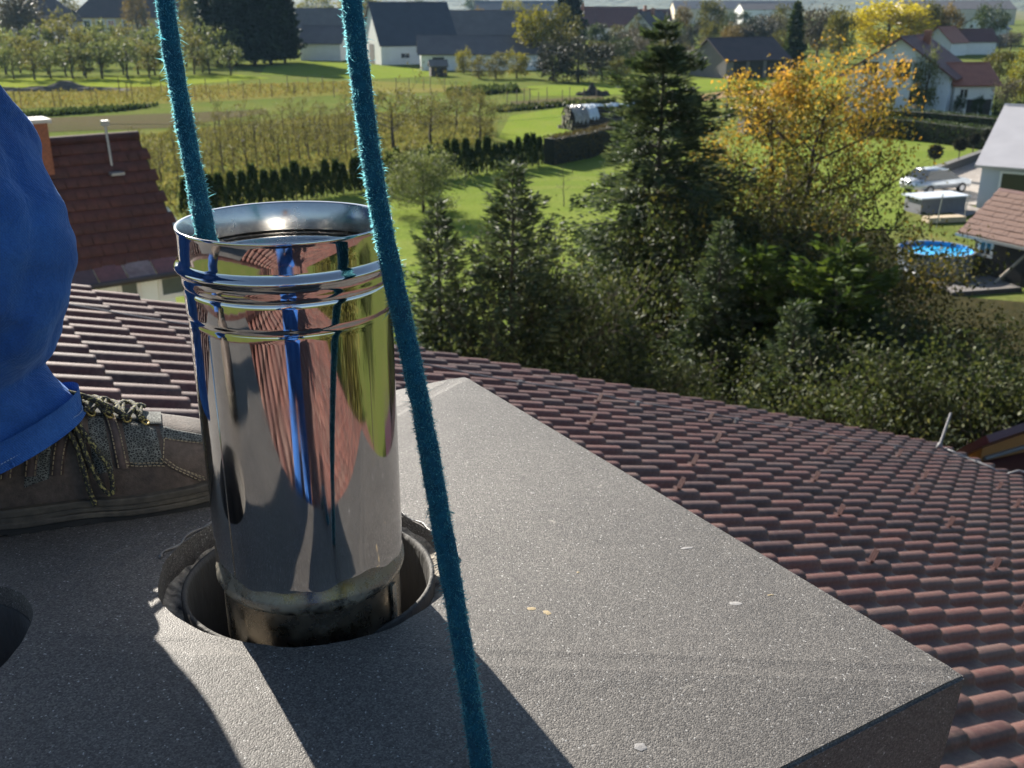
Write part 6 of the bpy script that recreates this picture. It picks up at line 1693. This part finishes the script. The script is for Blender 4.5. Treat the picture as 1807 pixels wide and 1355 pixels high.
# low dark wall along the driveway
wl = thing('garden_wall', 'low dark wall along the driveway edge', 'wall', T(*ground(1640, 318)))
a, b = ground(1625, 322), ground(1775, 266); d = unit(b - a); s = np.array([-d[1], d[0], 0])
MB().prism([tuple((p + q)[:2]) for p, q in ((a, s * 0), (b, s * 0), (b, s * 0.4), (a, s * 0.4))], 0, 0.55).build('wall_body', pm('dark_wall', (0.07, 0.066, 0.062), (0.05, 0.047, 0.045), 2, 0.8), wl)
MB().prism([tuple((p + q)[:2]) for p, q in ((a, s * -0.04), (b, s * -0.04), (b, s * 0.44), (a, s * 0.44))], 0.55, 0.61).build('coping', pm('coping_grey', (0.13, 0.125, 0.12), (0.1, 0.095, 0.09), 2, 0.8), wl)
# ball trees on stems
rg = np.random.default_rng(9)
u_ = unit(rg.normal(0, 1, (1200, 3))); C = u_ * 0.42 * rg.random((1200, 1)) ** 0.33 + np.array([0, 0, 1.75])
ball = Tree(card_mesh(cards(rg, C, u_ + rg.normal(0, 0.6, (1200, 3)), 0.17, 0.11), 'crown'), mesh_from(*(lambda m: (m.v, m.f))(MB().tube([(0, 0, 0), (0, 0, 1.7)], [0.05, 0.035], 6)), 'trunk'), DARKT, BARK)
for px, py, s_, lab in [(1645, 312, 0.95, 'clipped ball tree nearest the silver car'), (1689, 296, 0.95, 'second clipped ball tree along the driveway'), (1714, 283, 0.9, 'third clipped ball tree along the driveway'), (1738, 272, 0.85, 'farthest clipped ball tree along the driveway')]:
    ball.plant('ball_tree', lab, ground(px, py), px, s_, s_, 'ball trees along the driveway')
# car on the driveway
def car(label, pos, rz, col):
    root = thing('parked_car', label, 'car', T(pos[0], pos[1], 0.05, rz))
    paint = pm('car_silver', col, tuple(x * 0.95 for x in col), 5, 0.25, 0.5, bstr=0)
    rub = pm('tyre_rubber', (0.02, 0.02, 0.02), None, 5, 0.8); rimm = pm('rim_alloy', (0.5, 0.5, 0.52), None, 5, 0.35, 0.8, bstr=0)
    side = [(-2.1, 0.32), (2.1, 0.32), (2.15, 0.62), (1.95, 0.80), (1.15, 0.92), (-1.95, 0.95), (-2.15, 0.70)]
    def extr(poly, w0, w1=None):
        w1 = w1 or w0; mb = MB(); n = len(poly)
        v = [(x, -w0, z) for x, z in poly] + [(x, w0, z) for x, z in poly]
        mb.add(v, [tuple(range(n)), tuple(range(n, 2 * n))[::-1]] + [(i, n + i, n + (i + 1) % n, (i + 1) % n) for i in range(n)]); return mb
    extr(side, 0.87).build('body', paint, root, local=Matrix.Identity(4), bevel=0.07, smooth=True)
    cab = MB(); lo = [(-1.75, 0.93), (1.2, 0.90)]; hi = [(-1.15, 1.44), (0.35, 1.46)]
    cab.add([(-1.75, -0.82, 0.9), (1.2, -0.82, 0.88), (0.35, -0.62, 1.42), (-1.2, -0.62, 1.42), (-1.75, 0.82, 0.9), (1.2, 0.82, 0.88), (0.35, 0.62, 1.42), (-1.2, 0.62, 1.42)], [(0, 1, 2, 3), (5, 4, 7, 6), (1, 5, 6, 2), (4, 0, 3, 7), (3, 2, 6, 7)])
    cab.build('windows', GLASS_DARK, root, local=Matrix.Identity(4))
    MB().box(-1.22, 0.37, -0.63, 0.63, 1.40, 1.47).build('car_roof', paint, root, local=Matrix.Identity(4), bevel=0.03, smooth=True)
    for sx in (-1.3, 1.35):
        for sy in (-0.80, 0.80):
            M_ = Matrix.Translation((sx, sy, 0.31)) @ Matrix.Rotation(math.pi / 2, 4, 'X')
            w_ = MB().lathe([(0.18, -0.1), (0.30, -0.11), (0.32, -0.06), (0.32, 0.06), (0.30, 0.11), (0.18, 0.1)], 20).build('wheel', rub, root, local=M_, smooth=True)
            MB().lathe([(0.0, 0.08 if sy < 0 else -0.08), (0.2, 0.095 if sy < 0 else -0.095)], 16).build('rim', rimm, w_, local=Matrix.Identity(4))
    for sy in (-0.6, 0.6):
        MB().box(2.06, 2.17, sy - 0.18, sy + 0.18, 0.58, 0.72).build('headlight', FRAME_W, root, local=Matrix.Identity(4))
car('silver car parked on the driveway behind the shrubs', ground(1648, 340), math.radians(25), (0.55, 0.58, 0.62))
# flat roofed store in front of the car
p = ground(1648, 372)
st = thing('store_box', 'low grey store box with a pale flat roof in front of the car', 'store', T(p[0], p[1], 0, math.radians(18)))
MB().box(-1.5, 1.5, -0.7, 0.7, 0, 0.85).build('walls', pm('store_grey', (0.19, 0.19, 0.21), (0.15, 0.15, 0.165), 3, 0.7), st, local=Matrix.Identity(4))
MB().box(-1.65, 1.65, -0.85, 0.85, 0.85, 0.93).build('lid', pm('lid_pale', (0.50, 0.54, 0.60), (0.45, 0.49, 0.55), 3, 0.5), st, local=Matrix.Identity(4))
# thin posts by the path
for px, py, top, lab in [(1652, 402, 345, 'thin grey post left of the garden path'), (1700, 390, 340, 'thin grey post right of the garden path')]:
    q = ground(px, py); h = (py - top) * q[1] / FP * 1.05
    put('post', mesh_from(*(lambda m: (m.v, m.f))(MB().tube([(0, 0, 0), (0.1, 0, h)], 0.03, 6)), 'post'), galv, world=T(*q), label=lab, cat='post')
# paving stones, timber and pale odds and ends by the pool
def slab_thing(name, label, cat, px, py, size, z, rz, col):
    q = ground(px, py)
    o = MB().box(-size[0] / 2, size[0] / 2, -size[1] / 2, size[1] / 2, 0, size[2]).build(name, pm(name + '_mat_' + str(px), col, None, 4, 0.8), None, T(q[0], q[1], z, rz), bevel=0.02, label=label, cat=cat)
slab_thing('timber_stack', 'stack of pale timber beside the garden path', 'timber', 1665, 392, (2.2, 0.7, 0.28), 0.04, 0.2, (0.50, 0.40, 0.27))
slab_thing('stone_slab', 'pale stone slab on the path left of the post', 'stone slab', 1632, 372, (1.0, 0.6, 0.12), 0.05, 0.2, (0.5, 0.48, 0.44))
slab_thing('stone_slab', 'white stone slab in the shrubs below the pool', 'stone slab', 1590, 490, (0.9, 0.6, 0.3), 0.0, 0.4, (0.62, 0.6, 0.57))
slab_thing('stone_slab', 'second white stone slab below the pool', 'stone slab', 1617, 492, (0.8, 0.5, 0.3), 0.0, 0.1, (0.62, 0.6, 0.57))
# pool
q = ground(1652, 440, 1.05)
pool = thing('pool', 'round above-ground pool with bright blue water', 'pool', T(q[0], q[1], 0))
R_ = 1.55
MB().lathe([(R_, 0), (R_, 1.05), (R_ + 0.06, 1.06), (R_ + 0.06, 1.10), (R_ - 0.05, 1.10), (R_ - 0.05, 0.1)], 40).build('pool_wall', pm('pool_wall_grey', (0.20, 0.23, 0.27), (0.16, 0.185, 0.22), 2, 0.5), pool, local=Matrix.Identity(4), smooth=False)
MB().lathe([(0.0, 0.42), (R_ - 0.051, 0.42), (R_ - 0.051, 1.09)], 40).build('liner', pm('pool_liner_blue', (0.03, 0.33, 0.68), (0.02, 0.27, 0.60), 1.5, 0.5, bstr=0), pool, local=Matrix.Identity(4))
wat, wtn, wb, wo_ = nodes_of('pool_water')
wb.inputs['Base Color'].default_value = (0.03, 0.36, 0.70, 1); wb.inputs['Roughness'].default_value = 0.08; wb.inputs['IOR'].default_value = 1.33
bump(wtn, wb, noise(wtn, coords(wtn, 'Object'), 5, 3), 0.2, 0.05)
MB().lathe([(0.0, 0.92), (R_ - 0.055, 0.92)], 40).build('water', wat, pool, local=Matrix.Identity(4))
# wooden shed with a brown tiled roof
rzs = math.radians(-60)
p = ground(1712, 484) + 2.3 * np.array([math.cos(rzs), math.sin(rzs), 0])
sd = gable('wooden_shed', 'weathered wooden shed with a brown tiled roof at the right edge', p, rzs, 4.6, 3.6, 2.1, 1.25, 0.55, wood_d, roof_dred, wins=[('front', -1.75, 1.0, 0.5, 0.5)], doors=[('front', -0.3, 0.9, 1.8, dark_door_or_shade)], cat='shed', roof_th=0.08)
kk1 = 1.25 / 1.8
shed_tile = pm('shed_tile_brown', (0.17, 0.095, 0.07), (0.11, 0.062, 0.05), 2.5, 0.8, bstr=0.3, bscale=30, fine=9)
srf = [c for c in sd.children if c.name.startswith('roof')][0]
tme = mesh_from(*(lambda m: (m.v, m.f))(MB().box(-0.098, 0.098, -0.16, 0.14, 0.0, 0.03)), 'roof_tile'); tme.materials.append(shed_tile)
tiltm = Matrix.Rotation(math.atan(kk1) - 0.08, 4, 'X')
for j in range(9):
    for i in range(28):
        y = -0.42 + j * 0.25
        put('roof_tile', tme, None, srf, local=Matrix.Translation((-2.75 + i * 0.2 + (0.1 if j % 2 else 0), y, 2.185 + kk1 * y + rng.normal(0, 0.006))) @ tiltm)
MB().box(-2.9, 2.9, -0.62, -0.56, 1.66, 1.78).build('eave_board', pm('pale_board', (0.42, 0.39, 0.35), (0.33, 0.3, 0.27), 4, 0.8), sd, local=Matrix.Identity(4))
MB().tube([(-0.55, -1.0, 0.0), (0.25, -0.1, 1.5)], 0.06, 6).build('prop_beam', pm('pale_beam', (0.36, 0.31, 0.25), None, 4, 0.85), sd, local=Matrix.Identity(4))
dk_ = thing('deck', 'grey weathered plank deck in front of the wooden shed', 'deck', T(*ground(1712, 508), math.radians(14)))
for i in range(9):
    MB().box(-1.6, 1.6, -1.0 + i * 0.22, -0.80 + i * 0.22, 0.15, 0.19).build('plank', wood_g, dk_, local=Matrix.Identity(4))
MB().box(-1.65, 1.65, -1.02, -0.98, 0.0, 0.15).build('deck_edge', wood_d, dk_, local=Matrix.Identity(4))
# white tables put in for unidentified white spots among the trees
for px, py, lab in [(1228, 520, 'white round table put in for a white spot right of the tallest spruce'), (1003, 552, 'white round table put in for a white spot left of the tallest spruce')]:
    q = ground(px, py, 0.72)
    root = thing('white_spot_table', lab, 'table', T(q[0], q[1], 0))
    wp = pm('white_plastic', (0.78, 0.78, 0.77), None, 3, 0.3, bstr=0)
    MB().lathe([(0.0, 0.72), (0.55, 0.72), (0.56, 0.70), (0.54, 0.68), (0.0, 0.68)], 24).build('table_top', wp, root, local=Matrix.Identity(4))
    for k in range(4):
        c_, s_ = math.cos(k * 1.57 + .5), math.sin(k * 1.57 + .5)
        MB().tube([(0.42 * c_, 0.42 * s_, 0), (0.36 * c_, 0.36 * s_, 0.69)], 0.025, 6).build('leg', wp, root, local=Matrix.Identity(4))

# ------------------------------------------------------------------ things in the fields
# covered log pile
a, b = ground(1000, 229), ground(1135, 221); d = unit(b - a); L = float(np.linalg.norm(b - a)); rzl = math.atan2(d[1], d[0])
pile = thing('log_pile', 'long log pile covered with torn white plastic in the meadow', 'log pile', T(a[0], a[1], 0, rzl))
logm = pm('log_ends', (0.42, 0.36, 0.29), (0.27, 0.22, 0.17), 8, 0.85); barkm = pm('log_bark', (0.07, 0.055, 0.045), (0.045, 0.036, 0.03), 5, 0.9)
rg = np.random.default_rng(12)
lr = 0.17; row = 0; zc_ = lr
while row < 6:
    n = 8 - row
    for i in range(n):
        r_ = lr * (0.85 + 0.3 * rg.random()); y = (i - (n - 1) / 2) * 0.36; x0 = rg.normal(0, 0.12)
        lo = MB().tube([(x0, y, zc_), (L - 0.6 + rg.normal(0, 0.3), y + rg.normal(0, .05), zc_)], [r_, r_ * 0.9], 9, False).build('log', barkm, pile, local=Matrix.Identity(4), smooth=True)
        MB().lathe([(0.0, 0.0), (r_ * 0.98, 0.0)], 9).build('log_end', logm, lo, local=Matrix.Translation((x0 - 0.01, y, zc_)) @ Matrix.Rotation(-math.pi / 2, 4, 'Y'))
    zc_ += 0.31; row += 1
def tarp(x0, x1, drop, seed, mat, name='plastic_cover'):
    rg = np.random.default_rng(seed); nx, ny = 26, 22; V = []; F = []
    for i in range(nx + 1):
        for j in range(ny + 1):
            u, v = i / nx, -1 + 2 * j / ny
            v = v * drop if v < 0 else v * 0.7
            y = 1.55 * math.sin(v * 1.35); z = 0.18 + 1.95 * max(math.cos(v * 1.3), 0) + 0.07 * math.sin(u * 17 + v * 5) + rg.normal(0, 0.04)
            edge = 0.15 * math.sin(u * 23 + seed) * abs(v)
            V.append((x0 + (x1 - x0) * u + rg.normal(0, 0.02), y, max(z - edge, 0.05)))
    for i in range(nx):
        for j in range(ny): q = i * (ny + 1) + j; F.append((q, q + ny + 1, q + ny + 2, q + 1))
    put(name, mesh_from(V, F, name, False), mat, pile, local=Matrix.Identity(4))
tarp(0.1, 1.6, 0.95, 1, pm('plastic_grey', (0.36, 0.34, 0.32), (0.22, 0.20, 0.19), 3, 0.4))
tarp(1.55, 2.7, 0.85, 2, pm('plastic_white', (0.62, 0.68, 0.74), (0.54, 0.60, 0.66), 3, 0.35))
tarp(2.6, L - 0.7, 0.30, 3, pm('plastic_white', (0.62, 0.68, 0.74), None, 3, 0.35))
# dark pole with an orange cap
p = ground(1281, 214); h = (214 - 146) * (p[1] * CP + CZ * SP) / FP
pole = thing('pole', 'dark pole with an orange cap standing before the meadow path', 'pole', T(*p))
MB().tube([(0, 0, 0), (0.03, 0, h)], [0.16, 0.13], 8).build('shaft', wood_d, pole, local=Matrix.Identity(4))
MB().lathe([(0.0, h + 0.5), (0.16, h + 0.45), (0.24, h + 0.25), (0.18, h + 0.03), (0.0, h)], 14).build('cap', pm('orange_cap', (0.50, 0.19, 0.06), None, 4, 0.6), pole, local=Matrix.Identity(4), smooth=True)
# small dark shelter with a pale flat roof
p = ground(1338, 236)
shl = thing('garden_shelter', 'small dark shelter with a pale flat roof behind the golden tree', 'shelter', T(p[0], p[1], 0, 0.1))
MB().box(-1.3, 1.3, 0, 2.0, 0, 2.0).build('walls', pm('shelter_dark', (0.035, 0.04, 0.05), (0.025, 0.028, 0.036), 2, 0.7), shl, local=Matrix.Identity(4))
MB().box(-2.0, 1.7, -0.4, 2.4, 2.0, 2.12).build('flat_roof', pm('pale_sheet', (0.55, 0.53, 0.52), (0.48, 0.46, 0.45), 2, 0.6), shl, local=Matrix.Identity(4))
# heaps
def heap(label, px, py, L, w, h, seed, col):
    rg = np.random.default_rng(seed); n = 26; V = []; F = []
    for i in range(n + 1):
        for j in range(n + 1):
            u, v = i / n * 2 - 1, j / n * 2 - 1
            r = math.hypot(u, v); z = max(0, 1 - r) ** 0.8 * (0.6 + 0.5 * math.sin(u * 7 + seed) * math.cos(v * 4)) * h + (rg.normal(0, 0.06) * h if r < 0.95 else -0.05)
            V.append((u * L / 2, v * w / 2, max(z, -0.05)))
    for i in range(n):
        for j in range(n): q = i * (n + 1) + j; F.append((q, q + n + 1, q + n + 2, q + 1))
    put('heap', mesh_from(V, F, 'heap'), pm('heap_' + str(px), col, None, 2, 0.95, bstr=0.5), world=T(*ground(px, py)), label=label, cat='heap')
heap('long grey-brown brush heap in the mown field', 108, 160, 20, 4, 1.3, 1, (0.12, 0.10, 0.085))
heap('dark little heap of earth in the meadow', 1046, 168, 4.5, 2.5, 1.5, 2, (0.05, 0.042, 0.034))
# vine posts in the fields
pm_ = pm('post_wood', (0.16, 0.115, 0.08), (0.11, 0.08, 0.06), 4, 0.9)
pme = mesh_from(*(lambda m: (m.v, m.f))(MB().tube([(0, 0, 0), (0, 0, 2.0)], 0.05, 5)), 'post'); pme.materials.append(pm_)
rg = np.random.default_rng(14)
spots = [(28, 190), (38, 191), (96, 190), (108, 190), (163, 184), (174, 188), (212, 168), (226, 178), (234, 178), (267, 160), (286, 165), (296, 170), (345, 178), (365, 172), (372, 181), (405, 171), (430, 176), (460, 166), (480, 172), (508, 163), (520, 170), (545, 168), (570, 160), (590, 172), (700, 172), (722, 166), (748, 160), (760, 168), (785, 162), (805, 170)]
for i, (px, py) in enumerate(spots):
    put('vine_post', pme, None, world=T(*ground(px, py), 0, 1) @ Matrix.Rotation(rg.normal(0, 0.05), 4, 'X') @ Matrix.Diagonal((1, 1, 0.8 + 0.4 * rg.random(), 1)), label=nth(i) + ' thin wooden post from the left in the dry field', cat='post', group='posts in the dry field')
spots = [(895, 191), (912, 190), (925, 189), (935, 188), (950, 187), (965, 186), (992, 184), (1005, 183), (1030, 182), (1052, 181)]
for i, (px, py) in enumerate(spots):
    put('garden_stake', pme, None, world=T(*ground(px, py)) @ Matrix.Rotation(rg.normal(0, 0.04), 4, 'X') @ Matrix.Diagonal((1, 1, 0.75 + 0.3 * rg.random(), 1)), label=nth(i) + ' thin stake from the left in the vegetable bed', cat='stake', group='stakes in the vegetable bed')
# ground cover: tall dry grass and vegetable rows nobody could count
def cover(name, label, poly, n, h, w, mat, seed, upr=1.0):
    rg = np.random.default_rng(seed)
    P = np.array([ground(x, y)[:2] for x, y in poly]); lo, hi = P.min(0), P.max(0)
    pts = []
    while len(pts) < n:
        q = lo + (hi - lo) * rg.random(2)
        if inside([tuple(p) for p in P], q[0], q[1]): pts.append(q)
    C = np.c_[np.array(pts), np.zeros(n)]
    D = rg.normal(0, 0.35, (n, 3)); D[:, 2] = upr
    put(name, card_mesh(cards(rg, C, D, h, w), name), mat, kind='stuff', label=label, cat='plants')
DRYL = leafmat('dry_stalks', [(0.0, (0.10, 0.105, 0.035)), (0.5, (0.155, 0.14, 0.05)), (1.0, (0.22, 0.165, 0.08))], 0.4, 0.7, 0.1)
cover('tall_grass', 'tall dry orange-brown grass in the field strip', [(-100, 170), (300, 154), (640, 145), (640, 164), (300, 181), (-100, 199)], 4500, 0.4, 0.2, DRYL, 1)
cover('vegetable_row', 'low green vegetable row in the left field', [(10, 205), (210, 192), (280, 188), (210, 197), (10, 211)], 900, 0.5, 0.4, DGREEN, 2)
cover('vegetable_row', 'dark green vegetable rows by the bush row', [(790, 163), (860, 158), (912, 156), (915, 163), (850, 168), (790, 170)], 900, 0.7, 0.5, DGREEN, 3)
cover('vegetable_row', 'green vegetable row along the meadow edge', [(870, 193), (1000, 184), (1085, 179), (1085, 183), (1000, 188), (880, 199)], 1000, 0.5, 0.4, SHRUB, 4)
cover('orchard_weeds', 'rough grass and weeds under the orchard trees', [(230, 310), (250, 240), (640, 200), (870, 212), (870, 245), (790, 290), (640, 322), (420, 362), (230, 400)], 16000, 0.32, 0.16, ORCH, 5)

# trees added out of view behind us, to darken the pipe's green reflection
for i, (x, y, h_, lab) in enumerate([(17, -3, 1.05, 'added dark tree mirrored at the right edge of the steel pipe'), (21, 6, 0.95, 'added tall tree mirrored in the steel pipe above the green strip'), (15, -13, 1.0, 'added round tree behind the house mirrored low in the steel pipe'), (24, -9, 1.15, 'added large tree behind the house mirrored in the steel pipe')]):
    kinds['dg' if i % 2 else 'olive'][i % 2].plant('tree', lab, (x, y, 0), i * 1.3, h_, h_)

# ------------------------------------------------------------------ haze in the valley
HAZE = bpy.data.materials.new('valley_haze'); HAZE.use_nodes = True
ht = HAZE.node_tree; ht.nodes.clear()
ho = ht.nodes.new('ShaderNodeOutputMaterial'); pv = ht.nodes.new('ShaderNodeVolumePrincipled')
pv.inputs['Color'].default_value = (0.38, 0.68, 1.0, 1); pv.inputs['Density'].default_value = 0.00007; pv.inputs['Anisotropy'].default_value = 0.2
ht.links.new(pv.outputs[0], ho.inputs['Volume'])
put('haze', mesh_from(*(lambda m: (m.v, m.f))(MB().box(-8800, 8800, -8800, 8800, -1.0, 460)), 'haze'), HAZE, kind='stuff')
